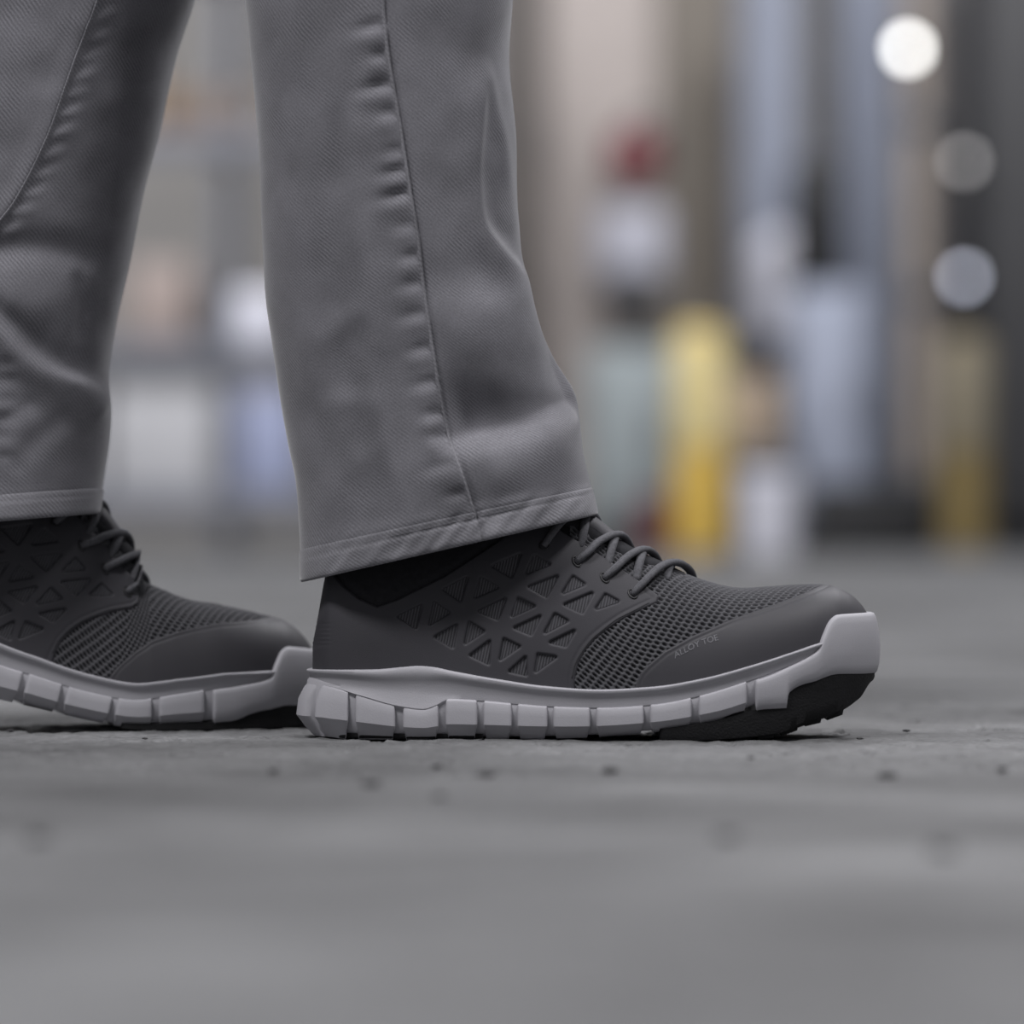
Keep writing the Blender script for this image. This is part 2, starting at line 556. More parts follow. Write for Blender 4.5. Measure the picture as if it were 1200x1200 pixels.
UP_TOP_PX = [(361, 786), (364, 775), (367, 762), (371, 742), (375, 722), (382, 683), (390, 648), (402, 634), (430, 622), (480, 612), (540, 602), (600, 590), (650, 588), (690, 610), (719, 632), (748, 650), (778, 662), (803, 673), (829, 682), (855, 688.5), (869, 690), (906, 688), (950, 685.5), (972, 687), (990, 694), (1005, 706), (1016, 722), (1024, 742), (1028, 768)]
UP_TOP = curve_px(UP_TOP_PX, 0.0)
HEEL_X = float(des(368.5, 0, 0.0)[0]); TOE_X = float(des(1028, 0, 0.0)[0])

# triangle openings, in the photo's pixels on the near shoe's side
_c1 = lambda pts: [(340 + a / 3.3333, 580 + b / 3.3333) for a, b in pts]
TRI = [_c1(t) for t in [
    [(422, 475), (515, 430), (492, 522)], [(563, 420), (545, 508), (622, 460)],
    [(565, 555), (652, 507), (635, 597)], [(700, 497), (683, 582), (757, 533)],
    [(703, 628), (780, 570), (775, 662)], [(835, 562), (820, 645), (897, 592)],
    [(856, 690), (920, 632), (922, 705)], [(968, 622), (958, 692), (1040, 633)],
    [(600, 370), (693, 322), (665, 415)], [(745, 323), (722, 400), (812, 362)],
    [(735, 455), (842, 405), (810, 487)], [(890, 405), (865, 475), (955, 435)],
    [(875, 520), (978, 473), (940, 547)], [(1035, 465), (995, 540), (1085, 493)],
    [(1015, 577), (1112, 530), (1075, 592)],
    [(790, 278), (900, 232), (865, 322)], [(955, 238), (922, 308), (1015, 272)],
    [(930, 360), (1045, 318), (1000, 399)], [(1105, 320), (1065, 385), (1150, 350)],
    [(1070, 430), (1182, 383), (1140, 462)], [(1232, 390), (1195, 446), (1282, 417)]]]

CAGE = [(330, 960), (330, 600), (372, 640), (388, 668), (402, 686), (420, 701), (442, 711), (465, 703), (520, 676), (568, 645), (592, 629), (612, 612), (628, 598), (645, 612), (660, 624), (690, 642), (724, 664), (752, 683), (773, 699), (770, 707), (748, 717), (730, 726), (712, 738), (697, 750), (686, 763), (678, 778), (674, 795), (673, 815), (672, 960)]
TOECAP = [(738, 960), (742, 812), (745, 800), (750, 789), (758, 780), (778, 763), (811, 745), (858, 725), (913, 706), (945, 694), (975, 680), (1000, 655), (1150, 655), (1150, 960)]


def make_shoe(name, label, loc, yaw, near=True, flex=None):
    lat, med = (LAT, MED) if near else (MED, LAT)
    blk_bot = BLK_BOT if near else BLK_BOT_FLAT
    lo = catmull([(x, -w) for x, w in lat] + [(x, w) for x, w in med[::-1][1:-1]], 14, closed=True)
    # outline runs heel -> lateral -> toe -> medial -> heel (counter-clockwise from above)
    nl = (len(lat) - 1) * 14
    latc = lo[:nl + 1]; medc = np.vstack([lo[nl:], lo[:1]])[::-1]
    lw = lambda x: np.interp(x, np.maximum.accumulate(latc[:, 0]), -latc[:, 1])
    mw = lambda x: np.interp(x, np.maximum.accumulate(medc[:, 0]), medc[:, 1])
    root = empty(name, loc, yaw)
    tag(root, label, 'shoe', 'pair of charcoal work shoes')

    def bend(P):
        P = np.array(P, float)
        if flex:
            xb, R, amax = flex
            a = np.clip((xb - P[:, 0]) / R, 0, amax)
            sl = np.clip(xb - P[:, 0] - R * amax, 0, None)
            cx = xb - R * np.sin(a) - sl * np.cos(a)
            cz = R * (1 - np.cos(a)) + sl * np.sin(a)
            dz = 0.72 * np.interp(P[:, 0], [296, 406, 479, 538, 600, 670], [0, 9, 19, 33, 58, 74])
            P[:, 2] = np.where(P[:, 0] > 290, np.maximum(P[:, 2] - dz, np.minimum(P[:, 2], 0.4)), P[:, 2])
            P[:, 0], P[:, 2] = np.where(P[:, 0] < xb, cx + P[:, 2] * np.sin(a), P[:, 0]), np.where(P[:, 0] < xb, cz + P[:, 2] * np.cos(a), P[:, 2])
        return P * U

    def part(nm, V, F, mat, parent=root, **kw):
        return mesh_obj(nm, bend(V), F, mat, parent, **kw)

    def onormals(P):
        t = np.roll(P, -1, 0) - np.roll(P, 1, 0)
        n = np.stack([t[:, 1], -t[:, 0]], 1)
        return n / (np.linalg.norm(n, axis=1, keepdims=True) + 1e-9)

    def loops_mesh(loops, cap_bottom=True, cap_top=True):
        n = len(loops[0]); V = np.vstack(loops); F = []
        for r in range(len(loops) - 1):
            for i in range(n):
                j = (i + 1) % n
                F.append((r * n + i, r * n + j, (r + 1) * n + j, (r + 1) * n + i))
        if cap_bottom: F.append(tuple(range(n - 1, -1, -1)))
        if cap_top: F.append(tuple((len(loops) - 1) * n + i for i in range(n)))
        return V, F

    # --- midsole rim
    N = onormals(lo)
    rim = empty_part = None
    zt = RIM_TOP(lo[:, 0]); zb = RIM_BOT(lo[:, 0])
    zA = np.interp(lo[:, 0], des(np.array([363, 420, 470, 526, 560]), 0)[0], 868 - np.array([803, 808.5, 813.5, 819.5, 822]))
    inw = (lo[:, 0] < des(530, 0)[0])
    tA = np.where(inw, np.clip((zt - zA) / (zt - zb), 0.3, 0.97), 0.97)
    wedge = np.clip((1 - tA) / 0.25, 0, 1) * 4.2
    loops = []
    for o, t, wg in [(-7, 1.12, 0.6), (-4.2, 1.0, 1), (-4.0, 0.97, 0.9), (-3.6, None, 0), (-3.2, -0.75, 0), (-2.4, 0.40, 0), (-1.0, 0.32, 0), (0.6, 0.24, 0), (1.6, 0.15, 0), (1.6, 0.06, 0), (0.4, 0.01, 0), (-3.0, -0.02, 0), (-9, 0.03, 0)]:
        tt = tA if t is None else (np.maximum(t, 0.0) + np.zeros(len(lo)) if t > -0.5 else tA * 0.8)
        if t is not None and 0.2 < t < 0.9: tt = np.minimum(tt, tA * (0.5 + t * 0.5))
        if t is not None and t < 0 and t > -0.5: tt = t + np.zeros(len(lo))
        q = lo + N * (o + wg * wedge - 9.0 * sstep(602, 618, lo[:, 0]))[:, None]
        loops.append(np.column_stack([q, zt + (zb - zt) * tt]))
    V, F = loops_mesh(loops)
    midsole = part('midsole', V, F, M['foam'], sharp=40)
    # --- blocks: full-width slices of the sole between the grooves
    def swell(P, e):
        """the heel of the lower sole stands out behind the rim by e of its full bulge"""
        g = np.clip((60 - P[:, 0]) / 60, 0, 1) ** 2
        return np.column_stack([P[:, 0] - 13 * g * e, P[:, 1] * (1 + 0.04 * e * np.clip((90 - P[:, 0]) / 90, 0, 1))])
    out = swell(lo, 0.6)
    grooves = [412, 467.5, 518, 563, 603, 645, 695, 757.5, 813.5, 879]
    edges = [des(g, 0)[0] for g in grooves]
    gw = [4.2, 4.8, 4.4, 3.9, 3.6, 3.6, 3.8, 3.8, 4.2, 5.2]
    # core of the midsole behind the grooves
    cl = []
    for o, t in [(-14, 0.99), (-11, 0.9), (-6.5, 0.6), (-4.6, 0.3), (-4.2, -0.05), (-9, -0.2)]:
        q = lo + N * (o - 8.0 * sstep(600, 640, lo[:, 0]))[:, None]
        zt = RIM_BOT(lo[:, 0]); zb = np.minimum(blk_bot(np.clip(lo[:, 0], 30, 700)) + 3, zt - 4)
        cl.append(np.column_stack([swell(q, 1.0 - abs(t - 0.6)), zt + (zb - zt) * t]))
    V, F = loops_mesh(cl)
    part('core', V, F, M['foam'], midsole, sharp=60)
    for b in range(len(grooves) + 1):
        x0 = -1e9 if b == 0 else edges[b - 1] + gw[b - 1]
        x1 = 1e9 if b == len(grooves) else edges[b] - gw[b]
        last = b == len(grooves)
        ol = latc; om = medc
        L = ol[(ol[:, 0] > x0) & (ol[:, 0] < x1)]
        Mm = om[(om[:, 0] > x0) & (om[:, 0] < x1)]
        ip = lambda c, x: np.array([x, np.interp(x, np.maximum.accumulate(c[:, 0]), c[:, 1])])
        if b > 0:
            L = np.vstack([ip(ol, x0), L]); Mm = np.vstack([ip(om, x0), Mm])
        if not last:
            L = np.vstack([L, ip(ol, x1)]); Mm = np.vstack([Mm, ip(om, x1)])
        poly = np.vstack([L, Mm[::-1]])
        keep = np.linalg.norm(poly - np.roll(poly, 1, 0), axis=1) > 0.02
        poly = poly[keep]
        # round the corners: dense resample and smooth
        seg = np.linalg.norm(np.roll(poly, -1, 0) - poly, axis=1)
        s = np.concatenate([[0], np.cumsum(seg)])
        pc = np.vstack([poly, poly[:1]])
        n = 220 if not last else 340
        ss = np.linspace(0, s[-1], n, endpoint=False)
        q = np.column_stack([np.interp(ss, s, pc[:, 0]), np.interp(ss, s, pc[:, 1])])
        for _ in range(3):
            q = 0.5 * q + 0.25 * (np.roll(q, 1, 0) + np.roll(q, -1, 0))
        nn = onormals(q)
        for _ in range(2):
            nn = nn + np.roll(nn, 1, 0) + np.roll(nn, -1, 0)
        nn /= np.linalg.norm(nn, axis=1, keepdims=True)
        if not last:
            zt = RIM_BOT(q[:, 0]); zb = blk_bot(np.clip(q[:, 0], 22, 900))
            nb = nn * np.array([0.3, 1.0])       # the groove walls slope less than the outer face
            cut = np.zeros(len(q))
            if b == 0:                           # heel block: all round, with a moulded groove near the back
                nb = nn * np.column_stack([0.3 + 0.7 * sstep(44, 20, q[:, 0]), np.ones(len(q))])
                cut = -7.0 * np.exp(-((q[:, 0] - 9.0) / 2.8) ** 2)
            lp = []
            for o, t, e in [(-14, 1.0, .4), (-12, 0.985, .5), (-6.6, 0.82, .8), (0.9, 0.60, 1), (1.1, 0.3, .8), (0.5, 0.10, .35), (-0.6, 0.03, .15), (-3.0, -0.01, 0), (-9, -0.06, 0)]:
                lp.append(np.column_stack([swell(q + nb * o + nn * (cut * (o > -12))[:, None], e), zt + (zb - zt) * t]))
            V, F = loops_mesh(lp)
            part('sole_block', V, F, M['foam'], midsole, sharp=20)
        else:
            zt = BUMP_TOP(q[:, 0]); zb = blk_bot(q[:, 0])
            zb = np.minimum(zb, zt - 6)
            nb = nn * np.column_stack([0.35 + 0.65 * sstep(540, 600, q[:, 0]), np.ones(len(q))])
            lp = []
            for o, t in [(-11, 1.0), (-8, 0.985), (-2.5, 0.9), (0.2, 0.78), (1.6, 0.55), (2.2, 0.35), (2.2, 0.15), (1.6, 0.06), (0.2, 0.015), (-3, 0.0), (-9, 0.04)]:
                z = zt + (zb - zt) * t
                lean = -0.0022 * np.clip(z - 92, 0, None) ** 2 * sstep(560, 640, q[:, 0])
                lp.append(np.column_stack([q + nb * (o + lean)[:, None], z]))
            V, F = loops_mesh(lp)
            part('toe_bumper', V, F, M['foam'], midsole, sharp=60)
    # --- black outsole, front and heel
    def sole_slab(xa, xb, topf, botf, inset, n=220):
        ins = out - onormals(out) * inset
        P = ins.copy()
        P[:, 0] = np.clip(P[:, 0], xa, xb)
        seg = np.linalg.norm(np.roll(P, -1, 0) - P, axis=1)
        P = P[seg > 1e-4]
        seg = np.linalg.norm(np.roll(P, -1, 0) - P, axis=1)
        s = np.concatenate([[0], np.cumsum(seg)]); pc = np.vstack([P, P[:1]])
        ss = np.linspace(0, s[-1], n, endpoint=False)
        q = np.column_stack([np.interp(ss, s, pc[:, 0]), np.interp(ss, s, pc[:, 1])])
        for _ in range(3):
            q = 0.5 * q + 0.25 * (np.roll(q, 1, 0) + np.roll(q, -1, 0))
        nn = onormals(q)
        zt = topf(q[:, 0]); zb = np.minimum(botf(q[:, 0]), zt - 1)
        lp = [np.column_stack([q - nn * 5, zb]), np.column_stack([q - nn * 1.5, zb + 0.06 * (zt - zb)]), np.column_stack([q, zb + 0.35 * (zt - zb)]), np.column_stack([q, zt])]
        return loops_mesh(lp)
    V, F = sole_slab(float(des(772, 0)[0]), 674, lambda x: blk_bot(x) + 5 * sstep(600, 640, x) + 4, OUT_BOT, 4.0)
    outs = part('outsole', V, F, M['rubber'], root, sharp=45)
    # tread lugs under the raised toe
    for px in (815, 842, 869, 897, 925, 953, 980):
        x = float(des(px, 0)[0]); w0 = 9.0
        yl = -float(lw(x)) + 12; ym = float(mw(x)) - 12
        for ya, yb in ((yl, yl + 62), (yl + 70, ym - 70), (ym - 62, ym)):
            zc = lambda xx: float(OUT_BOT(xx))
            vs_ = []
            for (xx, yy) in ((x - w0, ya), (x + w0, ya), (x + w0, yb), (x - w0, yb)):
                vs_.append((xx, yy, max(0.0, zc(xx) - 3.5)))
            for (xx, yy) in ((x - w0 - 2, ya - 1.5), (x + w0 + 2, ya - 1.5), (x + w0 + 2, yb + 1.5), (x - w0 - 2, yb + 1.5)):
                vs_.append((xx, yy, zc(xx) + 6))
            part('tread_lug', vs_, [(0, 3, 2, 1), (4, 5, 6, 7), (0, 1, 5, 4), (1, 2, 6, 5), (2, 3, 7, 6), (3, 0, 4, 7)], M['rubber'], outs, smooth=False)
    V, F = sole_slab(float(des(394, 0)[0]), float(des(566, 0)[0]), lambda x: 0 * x + 6.0, lambda x: 0 * x - 0.5, 9.0)
    part('heel_outsole', V, F, M['rubber'], root, sharp=45)

    # --- upper: lofted surface
    def surface(nx, nv, xa=None, xb=None):
        xa = HEEL_X + 0.3 if xa is None else xa
        xb = TOE_X - 0.2 if xb is None else xb
        s = np.linspace(0, 1, nx)
        full = (xa <= HEEL_X + 1) and (xb >= TOE_X - 1)
        f = 0.45 * s + 0.55 * (1 - np.cos(np.pi * s)) / 2 if full else s
        X = xa + (xb - xa) * f
        wl = np.maximum(lw(np.clip(X, -5.5, 679.5)) - 7.5, 3.0)
        wm = np.maximum(mw(np.clip(X, -5.5, 679.5)) - 7.5, 3.0)
        rnd = np.sqrt(np.clip(1 - (1 - np.clip((X - HEEL_X) / 22.0, 0, 1)) ** 2, 1e-4, 1))     # rounded heel
        wl = np.maximum(wl * rnd, 0.4); wm = np.maximum(wm * rnd, 0.4)
        zb_ = RIM_TOP(X) - 10.0
        zt_ = np.maximum(UP_TOP(X), zb_ + 1.0)
        P = np.zeros((nx, nv, 3)); T = np.zeros((nx, nv))
        ph = np.linspace(0, math.pi, 721)
        for i in range(nx):
            x = X[i]
            n = float(np.interp(x, [0, 120, 260, 330, 420, 520, 600, 680], [2.2, 2.1, 2.0, 1.9, 2.05, 2.45, 2.5, 2.3]))
            c = np.cos(ph); sn = np.sin(ph)
            w = np.where(c > 0, wl[i], wm[i])
            y = -w * np.sign(c) * np.abs(c) ** (2 / n)
            z = zb_[i] + (zt_[i] - zb_[i]) * np.abs(sn) ** (2 / n)
            a = np.concatenate([[0], np.cumsum(np.hypot(np.diff(y), np.diff(z)))])
            u = np.linspace(0, a[-1], nv)
            P[i, :, 0] = x; P[i, :, 1] = np.interp(u, a, y); P[i, :, 2] = np.interp(u, a, z)
            T[i] = u - a[360]
        du = np.gradient(P, axis=0); dv = np.gradient(P, axis=1)
        Nn = np.cross(dv, du)
        Nn /= np.linalg.norm(Nn, axis=2, keepdims=True) + 1e-9
        # outward
        mid = np.array([0, 0, 60.0])
        sgn = np.sign(np.sum(Nn * (P - np.stack([P[:, :, 0], 0 * T, 0 * T + 40], 2)), axis=2))
        flipv = -1.0 if np.mean(sgn) < 0 else 1.0
        Nn *= flipv
        qx, qy = pix(P[:, :, 0], -np.abs(P[:, :, 1]), P[:, :, 2])
        return P, Nn, T, qx, qy

    def grid_faces(nx, nv, mask):
        I = np.arange(nx * nv).reshape(nx, nv)
        q = np.stack([I[:-1, :-1], I[1:, :-1], I[1:, 1:], I[:-1, 1:]], -1)
        m = mask[:-1, :-1] | mask[1:, :-1] | mask[1:, 1:] | mask[:-1, 1:]
        return q[m]

    def compact(V, F):
        used = np.unique(F)
        re = np.full(len(V), -1, np.int64); re[used] = np.arange(len(used))
        return used, V[used], re[F]

    # base shell
    P, Nn, T, qx, qy = surface(170, 130)
    Fg = grid_faces(170, 130, np.ones((170, 130), bool))
    part('inner_shell', (P - Nn * 1.2).reshape(-1, 3), Fg, M['lining'])
    # fine grid for overlays
    NX, NV = 560, 330
    P, Nn, T, qx, qy = surface(NX, NV)
    latmask = np.arange(NV)[None, :] <= NV // 2

    GP, GN, GX, GY = P[:, :NV // 2 + 1], Nn[:, :NV // 2 + 1], qx[:, :NV // 2 + 1], qy[:, :NV // 2 + 1]
    dGi = [np.gradient(a, axis=0) for a in (GP, GX, GY)]
    dGj = [np.gradient(a, axis=1) for a in (GP, GX, GY)]
    fx_, fy_ = GX.ravel(), GY.ravel()

    def on_surf(px, py, off=0.0):
        k = int(np.argmin((fx_ - px) ** 2 + (fy_ - py) ** 2))
        i, j = divmod(k, GX.shape[1])
        A = np.array([[dGi[1][i, j], dGj[1][i, j]], [dGi[2][i, j], dGj[2][i, j]]])
        try:
            di, dj = np.clip(np.linalg.solve(A, [px - GX[i, j], py - GY[i, j]]), -2.0, 2.0)
        except np.linalg.LinAlgError:
            di = dj = 0.0
        return GP[i, j] + dGi[0][i, j] * di + dGj[0][i, j] * dj + GN[i, j] * off, GN[i, j]

    # cage overlay with triangular openings
    sd = sdf_poly(CAGE, qx, qy)
    front = sd.copy()
    holes = np.full(sd.shape, 1e9)
    for t in TRI:
        c = np.mean(t, axis=0)
        tt = [tuple(np.array(p) + (c - p) * 0.06) for p in t]
        x0, y0 = np.min(t, 0) - 12; x1, y1 = np.max(t, 0) + 12
        m = (qx > x0) & (qx < x1) & (qy > y0) & (qy < y1)
        hs = np.full(sd.shape, 1e9)
        hs[m] = sdf_poly(tt, qx[m], qy[m]) - 1.2
        holes = np.minimum(holes, hs)
    dd = np.maximum(sd, -holes)
    h = -3.0 + 5.4 * sstep(1.6, -1.6, dd)
    # pressed edge line and soft pillow between openings
    h += -0.7 * np.exp(-((sd + 7.0) / 1.2) ** 2) * (qx > 640) * (qy > 690)
    # moulded ribs at the heel
    ribm = sstep(392, 380, qx) * sstep(724, 730, qy) * sstep(760, 754, qy)
    h += -0.7 * ribm * (0.5 + 0.5 * np.sin(qy * 2 * np.pi / 5.0))
    keep = dd < 2.2
    F = grid_faces(NX, NV, keep)
    used, V, F = compact((P + Nn * h[:, :, None]).reshape(-1, 3), F)
    cage = part('side_overlay', V, F, M['cage'])
    # ribbed mesh behind every opening on the side in view
    for t in TRI:
        t = np.array(t); c = t.mean(0); t = c + (t - c) * 1.10
        n = 7; V = []; uvs = []; idx = {}
        for a in range(n + 1):
            for b in range(n + 1 - a):
                w = np.array([a, b, n - a - b]) / n
                q = w @ t
                idx[(a, b)] = len(V)
                V.append(on_surf(q[0], q[1], -0.35)[0]); uvs.append((q[0], q[1]))
        F = []
        for a in range(n):
            for b in range(n - a):
                F.append((idx[(a, b)], idx[(a + 1, b)], idx[(a, b + 1)]))
                if a + b < n - 1:
                    F.append((idx[(a + 1, b)], idx[(a + 1, b + 1)], idx[(a, b + 1)]))
        part('mesh_window', V, F, M['rib'], cage, uv=uvs)

    # toe cap overlay
    st = sdf_poly(TOECAP, qx, qy)
    h = -3.0 + 4.6 * sstep(1.8, -1.8, st) - 0.5 * np.exp(-((st + 5.5) / 1.3) ** 2)
    F = grid_faces(NX, NV, st < 2.4)
    used, V, F = compact((P + Nn * h[:, :, None]).reshape(-1, 3), F)
    toecap = part('toe_cap', V, F, M['toe'])
    # collar: padded ring above the side overlay
    COLL = [(368, 560), (368, 650), (384, 668), (400, 690), (420, 706), (442, 716), (465, 708), (520, 681), (568, 650), (595, 632), (640, 596), (640, 540)]
    scol = sdf_poly(COLL, qx, qy)
    h = -2.5 + 4.2 * sstep(1.5, -14, scol)
    F = grid_faces(NX, NV, scol < 1.5)
    used, V, F = compact((P + Nn * h[:, :, None]).reshape(-1, 3), F)
    part('padded_collar', V, F, M['collar'])

    # open knit of the vamp, modelled loop by loop
    xa = float(des(655, 0, 0)[0]); xb = float(des(985, 0, 0)[0])
    VX, VV = 300, 340
    P2, N2, T2, q2x, q2y = surface(VX, VV, xa, xb)
    s1 = sdf_poly(CAGE, q2x, q2y); s2 = sdf_poly(TOECAP, q2x, q2y)
    a_, b_ = 8.8, 5.7
    row = np.floor(T2 / b_ + 0.5)
    X2 = P2[:, :, 0] + 0.22 * T2 + np.where(np.mod(row, 2) > 0.5, a_ / 2, 0)
    ux = (np.mod(X2, a_) - a_ / 2) / (a_ * 0.5); uy = (T2 / b_ - row) * 2
    rr = np.sqrt((ux / 0.78) ** 2 + (uy / 0.72) ** 2)
    op = sstep(1.05, 0.55, rr)
    wav = 0.35 * vnoise(X2 / 3.0, T2 / 3.0, 5)
    h = 0.2 + 0.9 * sstep(0.8, 1.4, rr) - 2.0 * op + wav
    F = grid_faces(VX, VV, (s1 > -5) & (s2 > -5) & (q2x > 668))
    used, V, F = compact((P2 + N2 * h[:, :, None]).reshape(-1, 3), F)
    vamp = part('mesh_vamp', V, F, M['knit'])
    at = vamp.data.attributes.new('open', 'FLOAT', 'POINT')
    at.data.foreach_set('value', op.reshape(-1)[used].astype(np.float32))

    # tongue between the eyestays
    def strip(xs, halfw, off, nv=25):
        V = []; nx_ = len(xs)
        for x, w, o in zip(xs, halfw, off):
            i = int(np.clip(np.searchsorted(P[:, 0, 0], x), 0, NX - 1))
            ts = np.linspace(-w, w, nv)
            for t in ts:
                p = np.array([np.interp(t, T[i], P[i, :, c]) for c in range(3)])
                nn_ = np.array([np.interp(t, T[i], Nn[i, :, c]) for c in range(3)])
                e = 1 - (abs(t) / w) ** 6
                V.append(p + nn_ * (o * e - 1.5 * (1 - e)))
        F = [(i * nv + j, i * nv + j + 1, (i + 1) * nv + j + 1, (i + 1) * nv + j) for i in range(nx_ - 1) for j in range(nv - 1)]
        return V, F
    xs = np.linspace(float(des(600, 0, 0)[0]), float(des(800, 0, 0)[0]), 60)
    V, F = strip(xs, np.interp(xs, [xs[0], xs[-1]], [52, 30]), 2.0 + 2.5 * sstep(xs[-1], xs[-1] - 60, xs))
    tongue = part('tongue', V, F, M['collar'])
    xs = np.linspace(float(des(688, 0, 0)[0]), float(des(716, 0, 0)[0]), 12)
    V, F = strip(xs, 0 * xs + 30, 0 * xs + 8.5)
    part('lace_keeper', V, F, M['cage'], tongue)

    # laces: criss-cross over the tongue
    def tube(path, r, flat=1.0, n=10):
        path = np.asarray(path, float); V = []; F = []
        t = np.gradient(path, axis=0); t /= np.linalg.norm(t, axis=1, keepdims=True) + 1e-9
        up = np.array([0, 0, 1.0])
        for i in range(len(path)):
            a = np.cross(t[i], up); a /= np.linalg.norm(a) + 1e-9
            b = np.cross(a, t[i])
            rr_ = r[i] if np.ndim(r) else r
            for k in range(n):
                th = 2 * math.pi * k / n
                V.append(path[i] + a * math.cos(th) * rr_ + b * math.sin(th) * rr_ * flat)
        m = len(path)
        for i in range(m - 1):
            for k in range(n):
                k2 = (k + 1) % n
                F.append((i * n + k, i * n + k2, (i + 1) * n + k2, (i + 1) * n + k))
        F.append(tuple(range(n - 1, -1, -1))); F.append(tuple((m - 1) * n + k for k in range(n)))
        return V, F

    def sample(x, t, off):
        i = int(np.clip(np.searchsorted(P[:, 0, 0], x), 1, NX - 2))
        return np.array([np.interp(t, T[i], P[i, :, c] + Nn[i, :, c] * off) for c in range(3)])
    eyel = [(637, 640), (675, 659), (708, 678), (741, 697)]
    ex = []
    for px, py in eyel:
        p, nv_ = on_surf(px, py)
        i = int(np.clip(np.searchsorted(P[:, 0, 0], p[0]), 0, NX - 1))
        t = float(np.interp(p[2], P[i, :NV // 2, 2], T[i, :NV // 2]))
        ex.append((p[0], t))
    lid = 0
    for i, (x, t) in enumerate(ex):
        # eyelet on this side and on the far side
        for sgn in (-1, 1):
            x_ = x + (42 if sgn > 0 else 0)
            c = sample(x_, sgn * abs(t), 2.4)
            q = sample(x_ + 4, sgn * abs(t), 2.4) - c; q /= np.linalg.norm(q)
            r_ = sample(x_, sgn * abs(t) + 4, 2.4) - c; r_ /= np.linalg.norm(r_)
            ring = [c + 5.6 * (q * math.cos(a) + r_ * math.sin(a)) for a in np.linspace(0, 2 * math.pi, 17)]
            V, F = tube(ring, 1.3, n=6)
            part('eyelet', V, F, M['eyelet'])
        nxt = ex[i + 1] if i + 1 < len(ex) else (x + 36, t * 0.75)
        for sgn in (-1, 1):
            # from this eyelet, forward over the tongue to the opposite side
            n = 26; path = []
            for k in range(n):
                f = k / (n - 1)
                tt = sgn * abs(t) * (1 - f) - sgn * abs(nxt[1]) * 0.74 * f
                ff = sstep(0.0, 1.0, f) if True else f
                xx = x + (nxt[0] - x) * (0.6 * f + 0.4 * float(ff))
                lift = 4.5 + 3.0 * math.sin(math.pi * f) ** 0.7 + (3.0 if sgn < 0 else -1.0) * math.sin(math.pi * f)
                if f < 0.08: lift = 0.0 + (lift) * (f / 0.08)
                if f > 0.84: lift = lift * ((1 - f) / 0.16) - 3.0 * (f - 0.84) / 0.16
                far = sstep(-0.25, 0.95, np.array(f if sgn < 0 else 1 - f)) * (1.0 if sgn > 0 else float(sstep(0.0, 0.12, np.array(f))))
                path.append(sample(xx + 42 * float(far), tt, lift))
            path = np.array(path)
            for _ in range(2):
                path[1:-1] = 0.5 * path[1:-1] + 0.25 * (path[:-2] + path[2:])
            V, F = tube(path, 5.6, 0.8)
            part('lace', V, F, M['lace'])
    # stitching along the overlay's front edge
    edge = catmull([(768, 711), (748, 721), (730, 730), (714, 742), (700, 754), (690, 767), (682, 781), (678, 798)], 8)
    V = []; F = []
    st_pts = [on_surf(a, b, 2.2)[0] for a, b in edge - np.array([7.5, 3.5])]
    V, F = tube(st_pts, 0.8, n=5)
    part('seam_stitch', V, F, M['thread'])

    # raised lettering on the near shoe's toe overlay
    if near:
        cu = bpy.data.curves.new('tmp_text', 'FONT')
        cu.body = 'ALLOY TOE'; cu.size = 1.0; cu.extrude = 0.0; cu.resolution_u = 3
        to = bpy.data.objects.new('tmp_text', cu); COL.objects.link(to)
        dg = bpy.context.evaluated_depsgraph_get()
        me = bpy.data.meshes.new_from_object(to.evaluated_get(dg))
        bm = bmesh.new(); bm.from_mesh(me)
        bmesh.ops.subdivide_edges(bm, edges=[e for e in bm.edges if e.calc_length() > 0.25], cuts=2)
        bmesh.ops.triangulate(bm, faces=list(bm.faces))
        co = np.array([v.co[:] for v in bm.verts]); Ft = [tuple(v.index for v in f.verts) for f in bm.faces]
        bm.free(); bpy.data.meshes.remove(me); bpy.data.objects.remove(to); bpy.data.curves.remove(cu)
        wtx = co[:, 0].max()
        V = []
        for c in co:
            a = c[0] / wtx
            bx, by = 791 + 51 * a, 772 - 21.5 * a - 2.0 * math.sin(math.pi * a)
            q = np.array([bx, by]) + np.array([-0.28, -1.0]) * c[1] * 9.5
            V.append(on_surf(q[0], q[1], 2.1)[0])
        part('lettering', V, Ft, M['print'], toecap, smooth=False)['label'] = 'small grey lettering reading ALLOY TOE'
    return root


shoe_a = make_shoe('shoe', 'charcoal low work shoe in front, whole shoe in view, pale grooved sole', (-239 * U, AX, 0), 0.0, True)
_yaw = math.radians(13)
# groove of the sole at design x = 519 seen at pixel 244 on the rear shoe
_d = 2.105
_gx = (244 - 600) * _d / FPX
_lx, _ly = 519 * U, -95 * U
_px = _gx - (_lx * math.cos(_yaw) - _ly * math.sin(_yaw))
_py = (_d - D0) - (_lx * math.sin(_yaw) + _ly * math.cos(_yaw))
shoe_b = make_shoe('shoe', 'charcoal low work shoe behind, at left edge, toe hidden behind the other heel', (_px, _py, 0), _yaw, False, flex=(450.0, 240.0, math.radians(14)))


# ------------------------------------------------------------------ trousers
person = empty('person', (-0.1, 0.1, 0))
tag(person, 'person mid-stride in grey twill trousers, seen from the knees down', 'person')


def wpt(px, py, d):
    return (px - 600.0) * d / FPX, CAMH + (HPY - py) * d / FPX


